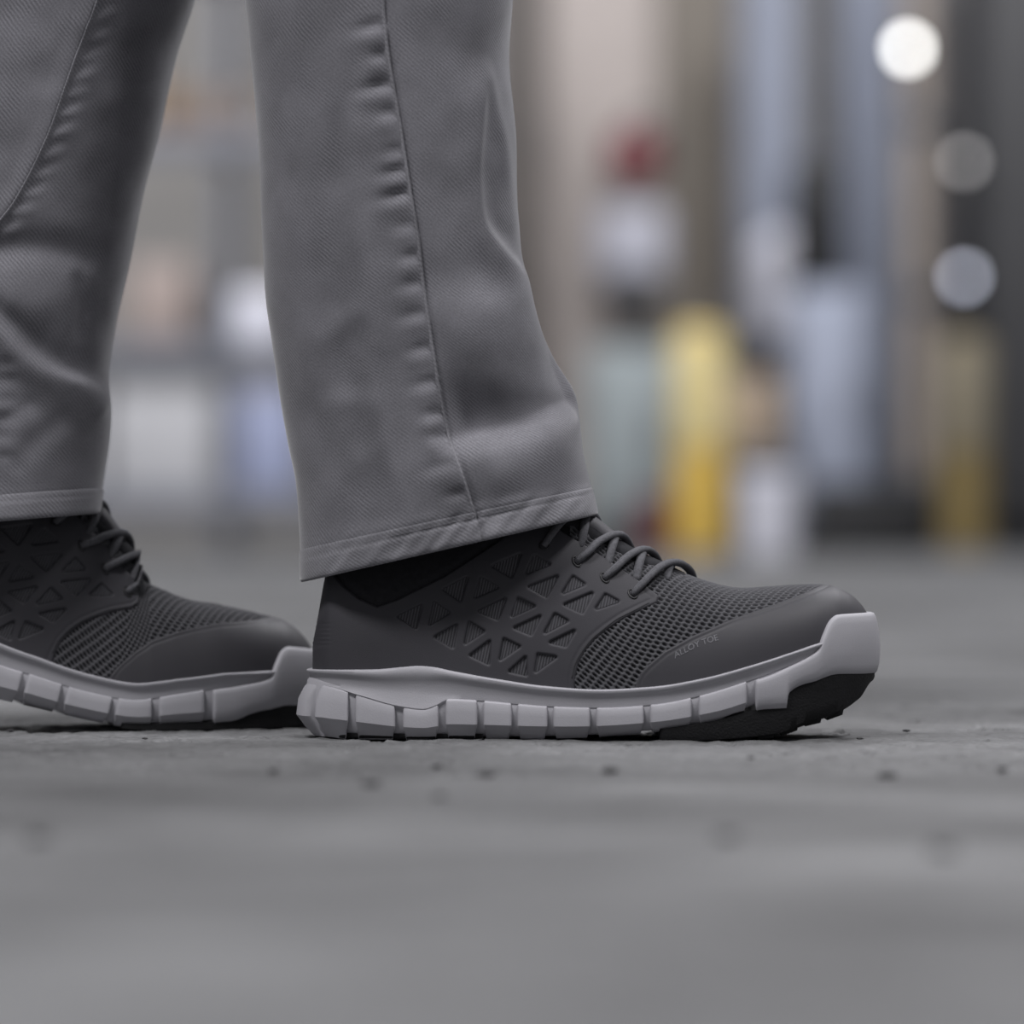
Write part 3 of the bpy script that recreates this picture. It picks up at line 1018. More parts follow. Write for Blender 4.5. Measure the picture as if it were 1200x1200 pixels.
def make_leg(L, R, yc, b_list, disp, hem_h, disp_name):
    """L, R: silhouette pixels from the hem up (same count), yc depth of the axis, disp(px, py, face) in design units"""
    L = catmull(L, 14); R = catmull(R, 14)
    nrow_src = len(L)
    d = D0 + yc
    Lx, Lz = wpt(L[:, 0], L[:, 1], d); Rx, Rz = wpt(R[:, 0], R[:, 1], d)
    # resample rows evenly by mean height
    zz = (Lz + Rz) / 2
    arc = np.concatenate([[0], np.cumsum(np.hypot(np.diff((Lx + Rx) / 2), np.diff(zz)))])
    NR = 330
    s = arc[-1] * (np.linspace(0, 1, NR) ** 1.12)
    f = lambda a: np.interp(s, arc, a)
    Lx, Lz, Rx, Rz = f(Lx), f(Lz), f(Rx), f(Rz)
    zz = f(zz)
    NT_ = 480
    # finer angular sampling on the camera side
    th = np.linspace(0, 2 * math.pi, NT_, endpoint=False)
    th = th + 0.28 * np.sin(th - math.pi / 2) * 0 + 0.0
    c = np.cos(th)[None, :]; sn = np.sin(th)[None, :]
    b = np.interp(zz, b_list[0], b_list[1])[:, None]
    cx = ((Lx + Rx) / 2)[:, None]; a = ((Rx - Lx) / 2)[:, None]
    cz = ((Lz + Rz) / 2)[:, None]; az = ((Rz - Lz) / 2)[:, None]
    e = 0.92
    X = cx + a * np.sign(c) * np.abs(c) ** e
    Z = cz + az * np.sign(c) * np.abs(c) ** e
    Y = yc - b * np.sign(sn) * np.abs(sn) ** e
    P = np.stack([X, Y, Z], 2)

    def normals(P):
        du = np.gradient(P, axis=0)
        dv = (np.roll(P, -1, 1) - np.roll(P, 1, 1))
        n = np.cross(du, dv)
        n /= np.linalg.norm(n, axis=2, keepdims=True) + 1e-12
        if np.mean(np.sum(n * (P - P.mean(axis=1, keepdims=True)), axis=2)) < 0:
            n = -n
        return n
    N = normals(P)
    kx = FPX / (D0 + P[:, :, 1])
    qx = 600 + P[:, :, 0] * kx; qy = HPY - (P[:, :, 2] - CAMH) * kx
    face = np.clip(sn, 0, 1) ** 0.5 * np.ones_like(qx)     # 1 towards the camera, 0 on the far side
    H = disp(qx, qy, face, s[:, None] * 2233 * np.ones_like(qx), np.cos(th)[None, :] * np.ones_like(qx))
    P2 = P + N * (H * U)[:, :, None]
    # arc length coordinate for the weave
    per = np.concatenate([np.zeros((NR, 1)), np.cumsum(np.linalg.norm(np.diff(P, axis=1), axis=2), axis=1)], axis=1) * 2233
    uv = np.stack([-per, (s * 2233)[:, None] * np.ones_like(per)], 2)
    rows_hem = int(np.searchsorted(s * 2233, hem_h))
    I = np.arange(NR * NT_).reshape(NR, NT_)

    def faces(r0, r1):
        J = I[r0:r1 + 1]
        q = np.stack([J[:-1], np.roll(J[:-1], -1, 1), np.roll(J[1:], -1, 1), J[1:]], -1)
        return q.reshape(-1, 4)
    # leg cloth from the stitch line upwards
    F = faces(rows_hem - 1, NR - 1)
    used = np.unique(F); re = np.full(NR * NT_, -1); re[used] = np.arange(len(used))
    leg = mesh_obj('trouser_leg', P2.reshape(-1, 3)[used], re[F], M['twill'], None, uv=uv.reshape(-1, 2)[used])
    # hem: doubled cloth, with a turned-in lower edge
    hr = list(range(0, rows_hem + 2))
    Nh = N
    V = []; UVh = []
    off_in = [(-4.0, 60), (-4.2, 30), (-3.8, 6), (-1.5, 0)]
    Ph = []
    for o, up in off_in:      # inside of the turn-up
        r = int(np.searchsorted(s * 2233, up))
        Ph.append(P2[r] + N[r] * o * U); UVh.append(uv[r])
    for r in hr:
        t = r / (len(hr) - 1)
        o = 1.9 * sstep(0, 0.15, np.array(t)) * sstep(1.0, 0.9, np.array(t)) - 0.6 * (t > 0.97)
        Ph.append(P2[r] + N[r] * float(o) * U); UVh.append(uv[r])
    Ph = np.array(Ph); UVh = np.array(UVh)
    m = Ph.shape[0]
    J = np.arange(m * NT_).reshape(m, NT_)
    F = np.stack([J[:-1], np.roll(J[:-1], -1, 1), np.roll(J[1:], -1, 1), J[1:]], -1).reshape(-1, 4)
    hem = mesh_obj('hem', Ph.reshape(-1, 3), F, M['wear'], leg, uv=UVh.reshape(-1, 2))
    leg.parent = person
    leg.matrix_parent_inverse = Matrix.Translation(person.location).inverted()
    return leg, P2, N, qx, qy


def ridge(X, Y, pts, w, hgt, fade=40.0, asym=None):
    P = catmull(pts, 8)
    d, side, par = dist_line(P, X, Y)
    Ltot = np.sum(np.hypot(*np.diff(P, axis=0).T))
    ww = w if asym is None else np.where(side > 0, asym, w)
    return hgt * np.exp(-(d / ww) ** 2) * sstep(0, fade, par + 1e-3) * sstep(0, fade, Ltot - par + 1e-3)


def blob(X, Y, x, y, sx, sy, hgt, rot=0.0):
    c, s_ = math.cos(rot), math.sin(rot)
    dx, dy = X - x, Y - y
    a = (dx * c + dy * s_) / sx; b = (-dx * s_ + dy * c) / sy
    return hgt * np.exp(-(a * a + b * b))


SEAM_N = [(448, -160), (450, 0), (456, 62), (469, 139), (480, 209), (491, 279), (499, 345), (509, 411), (522, 488), (537, 539), (553, 587), (562, 622), (566, 645)]


def disp_near(X, Y, face, S_, C):
    H = np.zeros_like(X)
    f = face
    d, side, par = dist_line(catmull(SEAM_N, 8), X, Y)
    left = side > 0      # travelling down the picture, left of the seam
    sdv = np.where(X < np.interp(Y, [p[1] for p in SEAM_N], [p[0] for p in SEAM_N]), -d, d)
    H += f * np.where(sdv < 0, 2.0 * sstep(-60, -8, sdv) * sstep(0.0, -2.0, sdv), 0.0)
    H += f * (-3.4 * np.exp(-((sdv - 1.6) / 1.9) ** 2))
    # seam puckers
    pk = [30, 64, 100, 132, 176, 200, 228, 264, 300, 333, 368, 408, 448, 484, 509, 545, 578]
    for i, yy in enumerate(pk):
        sx = np.interp(yy, [p[1] for p in SEAM_N], [p[0] for p in SEAM_N])
        r2 = random.Random(i)
        wd = 11 + 13 * r2.random(); amp = 2.0 + 2.0 * r2.random()
        if yy in (100, 176, 228, 484): amp *= 1.2
        m = sstep(1.0, -7.0, sdv)
        H += f * m * blob(X, Y, sx - 0.8 * wd, yy, wd, 6.0, -amp, -0.25)
        H += f * m * blob(X, Y, sx - 16, yy + 14, wd, 9, amp * 0.5, -0.25)
    # ankle break
    f2 = face * sstep(0.0, 0.35, face)
    H += f2 * ridge(X, Y, [(500, 512), (545, 505), (600, 495), (650, 476), (690, 452), (750, 420)], 58, -36, 55, asym=19)
    H += f2 * ridge(X, Y, [(500, 560), (580, 552), (640, 535), (700, 520)], 34, 8, 50)
    H += f2 * blob(X, Y, 595, 350, 60, 50, 11)
    # long folds down the shin
    H += f * ridge(X, Y, [(566, 60), (561, 140), (558, 210), (563, 262), (582, 294), (612, 330), (640, 380), (668, 440)], 9, 8, 60, asym=20)
    H += f * ridge(X, Y, [(568, 60), (580, 120), (592, 170), (602, 240), (610, 300)], 8, 4.5, 40)
    H += f * ridge(X, Y, [(583, 190), (580, 250), (600, 292)], 9, -3, 30)
    H += f * ridge(X, Y, [(470, 330), (560, 330), (600, 360)], 30, -6, 40)
    # back panel, soft drags
    H += f * ridge(X, Y, [(425, 60), (418, 200), (428, 330), (440, 470), (470, 600)], 12, 2.5, 60)
    H += f * ridge(X, Y, [(398, 90), (392, 240), (402, 400), (432, 560)], 12, -2.5, 60)
    H += f * ridge(X, Y, [(345, 200), (352, 330), (372, 500)], 18, 3, 60)
    H += f * ridge(X, Y, [(362, 420), (400, 380), (440, 350)], 14, 2.5, 40)
    H += f * ridge(X, Y, [(360, 480), (410, 470), (460, 480)], 14, 2.0, 40)
    H += f * ridge(X, Y, [(360, 620), (400, 560), (450, 520)], 18, 2.5, 40)
    H += f * (2.6 * vnoise(X / 70, Y / 110, 3) + 1.1 * vnoise(X / 28, Y / 40, 4))
    # roped hem
    hem_ = sstep(44, 26, S_)
    H += f * hem_ * (1.3 * vnoise((X + Y * 0.8) / 10.0, Y / 60.0, 9) + 0.8 * vnoise(X / 24, Y / 24, 8))
    H += f * (-2.4 * np.exp(-((S_ - 29) / 2.6) ** 2)) + f * 2.0 * np.exp(-((S_ - 38) / 7.0) ** 2) * (0.6 + 0.6 * vnoise((X + Y) / 13.0, Y / 30.0, 11))
    return H


NL = [(353, 682), (352, 655), (350, 610), (347, 565), (339, 525), (329, 470), (319, 404), (311, 345), (307, 260), (304, 183), (297, 92), (287, 0), (275, -110), (252, -330), (222, -620), (190, -900), (160, -1150)]
NRr = [(700, 603), (694, 577), (689, 556), (683, 530), (679, 490), (673, 460), (648, 418), (620, 352), (607, 250), (605, 160), (597, 70), (601, 0), (604, -110), (598, -330), (596, -620), (590, -900), (585, -1150)]
legA, PA, NA, qxA, qyA = make_leg(NL, NRr, 0.055, ([0.0, 0.10, 0.2, 0.4, 0.9], [0.058, 0.060, 0.062, 0.072, 0.095]), disp_near, 29.0, 'near')
legA['label'] = 'near trouser leg over the front shoe'

SEAM_F = [(150, -110), (114, 0), (96, 48), (78, 98), (52, 170), (26, 222), (-6, 270), (-40, 330), (-60, 420), (-70, 600)]


def disp_far(X, Y, face, S_, C):
    H = np.zeros_like(X); f = face
    sx = np.interp(Y, [p[1] for p in SEAM_F], [p[0] for p in SEAM_F])
    sdv = X - sx
    H += f * np.where(sdv < 0, 2.6 * sstep(-26, -2, sdv), 0) * sstep(1.0, -1.5, sdv)
    for i, yy in enumerate(range(-40, 280, 23)):
        r2 = random.Random(100 + i)
        x0 = np.interp(yy, [p[1] for p in SEAM_F], [p[0] for p in SEAM_F])
        H += f * sstep(-2, 5, sdv) * blob(X, Y, x0 + 11, yy + 6 * r2.random(), 10 + 6 * r2.random(), 6, -1.2 - 1.8 * r2.random(), -0.3)
        H += f * sstep(-2, 5, sdv) * blob(X, Y, x0 + 12, yy + 12, 13, 7, 1.2, -0.3)
    H += f * ridge(X, Y, [(-80, 300), (0, 292), (60, 292), (130, 300)], 20, -9, 30)
    H += f * blob(X, Y, 30, 352, 70, 38, 7)
    H += f * ridge(X, Y, [(90, 310), (96, 360), (92, 410)], 9, -5, 25)
    H += f * ridge(X, Y, [(-30, 360), (5, 398), (35, 428), (75, 446), (105, 456), (135, 476)], 12, 9, 12, asym=22)
    H += f * ridge(X, Y, [(-20, 350), (20, 385), (60, 415), (115, 432)], 15, -6, 20)
    H += f * ridge(X, Y, [(10, 560), (40, 520), (90, 480)], 14, -3.5, 20)
    H += f * ridge(X, Y, [(-20, 520), (10, 490), (50, 465)], 12, -3, 20)
    for yy in (425, 445, 468, 490, 512, 535):
        H += f * blob(X, Y, 2 + (yy % 7), yy, 13, 6, -1.6)
    H += f * (2.6 * vnoise(X / 60, Y / 90, 23) + 1.2 * vnoise(X / 26, Y / 30, 24))
    H += f * (-2.0 * np.exp(-((S_ - 27) / 2.6) ** 2))
    return H


FL = [(-175, 628), (-176, 602), (-172, 560), (-168, 510), (-162, 470), (-156, 425), (-146, 375), (-135, 310), (-122, 230), (-108, 155), (-92, 65), (-78, 0), (-58, -110), (-20, -330), (30, -620), (85, -900), (140, -1150)]
FR = [(116, 602), (119, 576), (123, 550), (128, 516), (130, 480), (127, 440), (136, 378), (151, 312), (167, 228), (186, 155), (206, 65), (227, 0), (254, -110), (312, -330), (385, -620), (450, -900), (510, -1150)]
legB, PB, NB, qxB, qyB = make_leg(FL, FR, 0.122, ([0.0, 0.12, 0.2, 0.4, 0.9], [0.056, 0.058, 0.062, 0.072, 0.095]), disp_far, 26.0, 'far')
legB['label'] = 'far trouser leg at the left edge'

# a thin felled seam on each leg, following the cloth
def seam_piece(P, N, qx, qy, pts, off, parent, w=1.3, ymax=1e9):
    pts = np.array(catmull(pts, 10))
    pts = pts[(pts[:, 1] > qy.min() + 4) & (pts[:, 1] < ymax)]
    sel = N[:, :, 1] < 0.15
    idx = np.where(sel.ravel())[0]
    fx, fy = qx.ravel()[idx], qy.ravel()[idx]
    Pf = P.reshape(-1, 3); Nf = N.reshape(-1, 3)
    V = []; F = []
    for x, y in pts:
        dd_ = (fx - x) ** 2 + (fy - y) ** 2
        k = idx[np.argpartition(dd_, 4)[:4]]
        ws = 1 / ((qx.ravel()[k] - x) ** 2 + (qy.ravel()[k] - y) ** 2 + 0.3)
        p = (Pf[k] * ws[:, None]).sum(0) / ws.sum(); n = Nf[k].mean(0); n /= np.linalg.norm(n)
        V.append((p, n))
    path = np.array([v[0] for v in V])
    for _ in range(3):
        path[1:-1] = 0.5 * path[1:-1] + 0.25 * (path[:-2] + path[2:])
    t = np.gradient(path, axis=0); t /= np.linalg.norm(t, axis=1, keepdims=True)
    VV = []
    for (p, n), q, tt in zip(V, path, t):
        a = np.cross(tt, n); a /= np.linalg.norm(a)
        VV += [q - a * w * U * 1.6 - n * U * 1.0, q - a * w * U * 0.5 + n * off * U, q + a * w * U * 0.5 + n * off * U, q + a * w * U * 1.6 - n * U * 1.0]
    for i in range(len(V) - 1):
        for k in range(3):
            F.append((i * 4 + k, i * 4 + k + 1, i * 4 + k + 5, i * 4 + k + 4))
    uvs = [(v[0] * 2233, v[2] * 2233) for v in VV]
    o = mesh_obj('side_seam', VV, F, M['wear'], parent, uv=uvs)
    return o


seam_piece(PA, NA, qxA, qyA, [(x - 2.6, y) for x, y in SEAM_N], 1.0, legA, ymax=612)
seam_piece(PB, NB, qxB, qyB, [(x - 1, y) for x, y in SEAM_F], 1.4, legB, ymax=560)


# ------------------------------------------------------------------ grit on the floor
grit = [(715, 905, 9), (1040, 911, 10), (570, 910, 9), (435, 921, 9), (512, 899, 5), (1175, 903, 6), (880, 889, 4), (853, 983, 12), (1105, 1000, 14), (45, 985, 12), (515, 935, 7), (1062, 857, 4), (1008, 866, 3.5), (12, 857, 4), (170, 866, 3), (320, 905, 6)]
desc = ['below the front shoe, under its middle', 'to the right, in front of the toe tip', 'below the front shoe, nearer the heel', 'left of centre, in front of the heel', 'small, just in front of the heel blocks', 'at the right edge of the picture', 'small, right under the front toe', 'far out in the blurred foreground, centre right', 'in the blurred foreground at far right', 'in the blurred foreground at far left', 'in the foreground below the heel', 'small, on the floor right of the toe', 'tiny, just right of the black outsole', 'tiny, at the left edge under the rear shoe', 'tiny, in front of the rear shoe', 'at left, in front of both heels']
mg = mat_simple('dark_grit', (0.035, 0.034, 0.036, 1), rough=0.9, noise=0.3, nscale=300)
for (px, py, w), ds in zip(grit, desc):
    d = CAMH * FPX / (py - HPY)
    x = (px - 600) * d / FPX
    r = w * d / FPX
    bm = bmesh.new()
    bmesh.ops.create_icosphere(bm, subdivisions=2, radius=1.0)
    rr = random.Random(int(px * 7 + py))
    for v in bm.verts:
        n = 1 + 0.35 * (rr.random() - 0.5)
        v.co = Vector((v.co.x * r * n * 1.2, v.co.y * r * n * 1.4, v.co.z * r * n * 0.4))
    zmin = min(v.co.z for v in bm.verts)
    for v in bm.verts: v.co.z -= zmin + 0.0003
    o = bm_obj('grit_chip', bm, mg, sharp=30)
    o.location = (x, d - D0, 0)
    tag(o, 'dark chip of grit on the concrete, ' + ds, 'grit', 'grit chips on the floor')


# ------------------------------------------------------------------ hall behind
def X_(px, d): return (px - 600.0) * d / FPX
def Z_(py, d): return CAMH + (HPY - py) * d / FPX
def Yd(d): return d - D0


def mp(name, rgb, rough=0.6, **kw):
    return mat_simple(name, srgb(*rgb), rough=rough, noise=kw.pop('noise', 0.08), nscale=kw.pop('nscale', 6), **kw)


M['wall'] = mp('hall_wall_paint', (150, 147, 144), nscale=1.2)
M['beige'] = mp('beige_column_paint', (172, 163, 158), nscale=3)
M['pale'] = mp('pale_paint', (185, 185, 188))
M['white'] = mp('white_plastic', (222, 222, 232))
M['bluegrey'] = mp('blue_grey_paint', (150, 156, 172))
M['paleblue'] = mp('pale_blue_paint', (150, 157, 185))
M['dark'] = mp('dark_machine_paint', (52, 52, 54))
M['black'] = mp('black_paint', (26, 26, 28))
M['greygreen'] = mp('grey_green_paint', (138, 146, 148))
M['yellow'] = mp('yellow_safety_paint', (205, 170, 75), nscale=9, noise=0.12)
M['yellowdull'] = mp('worn_yellow_paint', (120, 103, 60), nscale=9, noise=0.2)
M['red'] = mp('red_enamel', (105, 28, 38), rough=0.35)
M['darkred'] = mp('dark_red_enamel', (92, 40, 46), rough=0.4)
M['tan'] = mp('tan_board', (160, 142, 122))
M['brown'] = mp('brown_carton', (118, 100, 84))
M['pink'] = mp('salmon_board', (160, 146, 140))
M['steel'] = mp('grey_steel', (120, 120, 124), rough=0.4, metal=0.6)
M['olive'] = mp('olive_paint', (118, 110, 92))
M['pipe'] = mp('tan_pipe_paint', (150, 140, 132))

wl = bm_obj('wall_back', box_bm(-14, 14, 14.0, 14.2, 0, 6.0), M['wall'], smooth=False)
tag(wl, 'grey painted hall wall far behind, out of focus', 'wall', kind='structure')


def boxp(name, px0, px1, py0, py1, d, depth, mat, parent=None, bev=0.01, ground=False):
    z0 = 0.0 if ground else Z_(py1, d)
    return bm_obj(name, box_bm(X_(px0, d), X_(px1, d), Yd(d), Yd(d) + depth, z0, Z_(py0, d), bev), mat, parent)


def column(px0, px1, d, mat, label, web=False, depth=0.4, ztop=6.0):
    r = empty('column', (X_((px0 + px1) / 2, d), Yd(d), 0))
    w = X_(px1, d) - X_(px0, d)
    bm_obj('shaft', box_bm(-w / 2, w / 2, 0, depth, 0, ztop, 0.02), mat, r)
    bm_obj('base_plate', box_bm(-w / 2 - 0.06, w / 2 + 0.06, -0.06, depth + 0.06, 0, 0.03, 0.005), M['steel'], r)
    for sx in (-1, 1):
        b = bm_obj('anchor_bolt', lathe_bm([(0.018, 0.03), (0.018, 0.055), (0.0, 0.06)], 8, sx * (w / 2 + 0.03), -0.03), M['steel'], r)
    tag(r, label, 'column')
    return r


def cabinet(name, px0, px1, py0, d, depth, mat, label, cat='cabinet', doors=1, plinth=True):
    x0, x1, zt = X_(px0, d), X_(px1, d), Z_(py0, d)
    xc = (x0 + x1) / 2
    r = empty(name, (xc, Yd(d), 0))
    w = x1 - x0
    bm_obj('body', box_bm(-w / 2, w / 2, 0.02, depth, 0.08, zt, 0.012), mat, r)
    if plinth:
        bm_obj('plinth', box_bm(-w / 2 + 0.02, w / 2 - 0.02, 0.04, depth - 0.02, 0, 0.08), M['black'], r)
    dw = (w - 0.03) / doors
    for k in range(doors):
        a = -w / 2 + 0.015 + k * dw
        dr = bm_obj('door', box_bm(a + 0.006, a + dw - 0.006, 0.0, 0.022, 0.11, zt - 0.03, 0.005), mat, r)
        bm_obj('handle', box_bm(a + dw - 0.05, a + dw - 0.03, -0.03, 0.0, zt * 0.5, zt * 0.5 + 0.14, 0.006), M['steel'], dr)
    tag(r, label, cat)
    return r


# wall-side dark conduit cover, columns
cabinet('tall_cabinet', 570, 640, -260, 14.6, 0.5, mp('brown_grey_paint', (112, 106, 102)), 'tall brown-grey cabinet just right of the front trouser leg')
column(640, 772, 13.4, M['beige'], 'broad beige column bearing the red fire extinguisher')
column(985, 1052, 14.6, M['bluegrey'], 'narrow blue-grey column left of the bright round lamp')
column(772, 872, 15.0, mp('taupe_paint', (150, 142, 132)), 'taupe column between the beige column and the blue-grey locker')

# fire extinguisher on the column
d = 13.2
r = empty('fire_extinguisher', (X_(743, d), Yd(d) + 0.05, Z_(206, d)))
hgt = Z_(150, d) - Z_(206, d)
bm_obj('cylinder', lathe_bm([(0.0, 0), (0.075, 0.0), (0.085, 0.012), (0.085, hgt * 0.78), (0.07, hgt * 0.92), (0.03, hgt), (0.0, hgt)], 28), M['red'], r)
v = bm_obj('valve', lathe_bm([(0.022, hgt), (0.022, hgt + 0.04), (0.0, hgt + 0.045)], 14), M['steel'], r)
bm_obj('lever', box_bm(-0.012, 0.08, -0.012, 0.012, hgt + 0.04, hgt + 0.055, 0.003), M['black'], v)
bm_obj('hose', box_bm(0.085, 0.105, -0.01, 0.01, 0.03, hgt + 0.02, 0.008), M['black'], r)
bm_obj('bracket', box_bm(-0.03, 0.03, 0.07, 0.16, hgt * 0.4, hgt * 0.55, 0.004), M['steel'], r)
tag(r, 'red fire extinguisher hung on the beige column', 'fire extinguisher')

# white dispenser and dark control box below it
d = 13.2
r = empty('wall_dispenser', (X_(742, d), Yd(d), Z_(335, d)))
w = X_(785, d) - X_(700, d); hh = Z_(240, d) - Z_(335, d)
bm_obj('housing', box_bm(-w / 2, w / 2, 0, 0.2, 0, hh, 0.05, 4), mp('dispenser_plastic', (170, 170, 180)), r)
bm_obj('slot', box_bm(-w * 0.3, w * 0.3, -0.004, 0.02, 0.03, 0.05, 0.002), M['dark'], r)
tag(r, 'rounded white dispenser on the beige column under the red extinguisher', 'dispenser')
r = empty('control_box', (X_(748, d), Yd(d), Z_(388, d)))
w = X_(772, d) - X_(724, d); hh = Z_(342, d) - Z_(388, d)
bm_obj('housing', box_bm(-w / 2, w / 2, 0, 0.2, 0, hh, 0.01), M['dark'], r)
bm_obj('cover', box_bm(-w / 2 + 0.01, w / 2 - 0.01, -0.012, 0.0, 0.01, hh - 0.01, 0.004), M['dark'], r)
tag(r, 'small dark control box below the white dispenser', 'control box')

cabinet('low_cabinet', 690, 790, 405, 12.6, 0.42, M['greygreen'], 'grey-green low cabinet left of the bright yellow bollard')
cabinet('locker', 868, 938, -40, 14.2, 0.4, M['bluegrey'], 'tall blue-grey locker in the middle distance, right of the taupe column')
cabinet('electrical_cabinet', 930, 1015, 335, 13.2, 0.45, M['bluegrey'], 'blue-grey electrical cabinet standing left of the tan pipe')


def bollard(px, py_top, wpx, d, mat, capmat, label):
    r = empty('bollard', (X_(px, d), Yd(d), 0))
    rad = wpx * d / FPX / 2; h = Z_(py_top, d)
    bm_obj('post', lathe_bm([(rad, 0.0), (rad, h - rad * 0.45), (rad * 0.93, h - rad * 0.2), (rad * 0.7, h - rad * 0.05), (0, h)], 36), mat, r)
    bm_obj('base_plate', lathe_bm([(0, 0), (rad * 1.5, 0.0), (rad * 1.5, 0.015), (0, 0.015)], 36), M['steel'], r)
    for k in range(4):
        a = math.pi / 4 + k * math.pi / 2
        bm_obj('bolt', lathe_bm([(0.014, 0.015), (0.014, 0.035), (0, 0.038)], 6, rad * 1.26 * math.cos(a), rad * 1.26 * math.sin(a)), M['steel'], r)
    if capmat:
        bm_obj('sleeve', lathe_bm([(rad + 0.004, h * 0.48), (rad + 0.004, h - rad * 0.45), (rad * 0.72, h + 0.004), (0, h + 0.005)], 36), capmat, r)
    tag(r, label, 'bollard', 'safety bollards')


bollard(820, 385, 62, 12.0, M['yellow'], mp('faded_yellow_paint', (200, 184, 130), nscale=8), 'bright yellow safety bollard nearest the front shoe')
bollard(1130, 395, 54, 12.4, M['yellowdull'], M['olive'], 'dull yellow bollard with an olive upper half, far right')

# white bucket with lid and bail
def bucket(px, py_top, wpx, d, label):
    r = empty('bucket', (X_(px, d), Yd(d), 0))
    rad = wpx * d / FPX / 2; h = Z_(py_top, d)
    bm_obj('pail', lathe_bm([(0, 0), (rad * 0.86, 0), (rad * 0.9, 0.01), (rad, h * 0.9), (rad * 0.97, h * 0.9), (0, h * 0.9)], 32), M['white'], r)
    bm_obj('lid', lathe_bm([(rad * 1.04, h * 0.86), (rad * 1.06, h * 0.92), (rad * 1.0, h), (rad * 0.9, h * 0.97), (0, h * 0.97)], 32), M['white'], r)
    bm = bmesh.new(); pts = []
    for k in range(17):
        a = math.pi * k / 16
        pts.append(Vector((rad * 1.08 * math.cos(a), -rad * 0.25 * math.sin(a) - 0.0, h * 0.8 - rad * 0.9 * math.sin(a))))
    for a, b in zip(pts, pts[1:]):
        mtx = Matrix.Translation((a + b) / 2) @ (b - a).to_track_quat('Z', 'Y').to_matrix().to_4x4()
        bmesh.ops.create_cone(bm, segments=6, radius1=0.004, radius2=0.004, depth=(b - a).length * 1.1, cap_ends=True, matrix=mtx)
    bm_obj('bail', bm, M['steel'], r)
    tag(r, label, 'bucket')


bucket(900, 553, 66, 11.8, 'white lidded bucket on the floor right of the bright bollard')

# tan carton on a steel stand behind the bucket
d = 13.0
r = empty('stand', (X_(885, d), Yd(d), 0))
w = X_(928, d) - X_(845, d); zt = Z_(530, d)
bm_obj('top', box_bm(-w / 2, w / 2, 0, 0.35, zt - 0.03, zt, 0.004), M['steel'], r)
for sx in (-1, 1):
    for yy in (0.02, 0.31):
        bm_obj('leg', box_bm(sx * (w / 2 - 0.02) - 0.015, sx * (w / 2 - 0.02) + 0.015, yy, yy + 0.03, 0, zt - 0.03, 0.003), M['steel'], r)
tag(r, 'low grey steel stand behind the white bucket', 'stand')


def carton(px0, px1, py0, py1, d, depth, mat, label, group=None, name='carton', yoff=0.02, zfix=None):
    z0 = Z_(py1, d) if zfix is None else zfix
    w = X_(px1, d) - X_(px0, d); h = Z_(py0, d) - Z_(py1, d)
    r = empty(name, (X_((px0 + px1) / 2, d), Yd(d) + yoff, z0))
    bm_obj('body', box_bm(-w / 2, w / 2, 0, depth, 0, h - 0.006, 0.006), mat, r)
    for s_ in (-1, 1):
        a = (-depth * 0 + 0.002) if s_ < 0 else depth / 2 + 0.002
        bm_obj('flap', box_bm(-w / 2 + 0.003, w / 2 - 0.003, a, a + depth / 2 - 0.004, h - 0.007, h, 0.001), mat, r)
    bm_obj('tape', box_bm(-w / 2 + 0.002, w / 2 - 0.002, depth / 2 - 0.025, depth / 2 + 0.025, h - 0.001, h + 0.001), M['tan'], r)
    tag(r, label, 'box', group)
    return r


carton(852, 912, 440, 530, 13.0, 0.3, M['tan'], 'tan carton on the low steel stand behind the bucket', zfix=zt)

# round white drum on the locker side: hung plastic container
d = 13.75
r = empty('container', (X_(915, d), Yd(d) + 0.12, Z_(395, d)))
hh = Z_(265, d) - Z_(395, d); rad = 33 * d / FPX
bm_obj('body', lathe_bm([(0, 0), (rad * 0.9, 0), (rad, 0.03), (rad, hh * 0.8), (rad * 0.6, hh * 0.93), (rad * 0.3, hh * 0.95), (0, hh * 0.95)], 28), M['white'], r)
bm_obj('cap', lathe_bm([(rad * 0.32, hh * 0.93), (rad * 0.32, hh), (0, hh)], 20), M['white'], r)
bm_obj('bracket', box_bm(-rad, rad, 0.03, 0.325, -0.02, 0.0), M['steel'], r)
tag(r, 'pale rounded container in front of the blue-grey locker', 'container')

# dark screen between locker and column
d = 13.2
r = empty('monitor', (X_(962, d), Yd(d) + 0.02, Z_(335, d)))
w = X_(992, d) - X_(933, d); hh = Z_(185, d) - Z_(335, d)
bm_obj('housing', box_bm(-w / 2, w / 2, 0, 0.35, 0, hh, 0.02), M['black'], r)
bm_obj('panel', box_bm(-w / 2 + 0.02, w / 2 - 0.02, -0.012, 0.0, hh * 0.3, hh - 0.03, 0.005), M['black'], r)
tag(r, 'black screen unit standing on the blue-grey electrical cabinet', 'monitor')

# tan pipe and its neighbours
d = 13.25
r = empty('pipe', (X_(1076, d), Yd(d), 0))
rp = 15 * d / FPX
bm_obj('tube', lathe_bm([(0, 0), (rp, 0), (rp, 3.2), (0, 3.2)], 20), M['pipe'], r)
for zc in (0.25, 0.9, 1.5):
    bm_obj('clamp', lathe_bm([(rp * 1.35, zc - 0.03), (rp * 1.35, zc + 0.03)], 20), M['steel'], r)
tag(r, 'tan vertical pipe below and right of the bright round lamp', 'pipe')

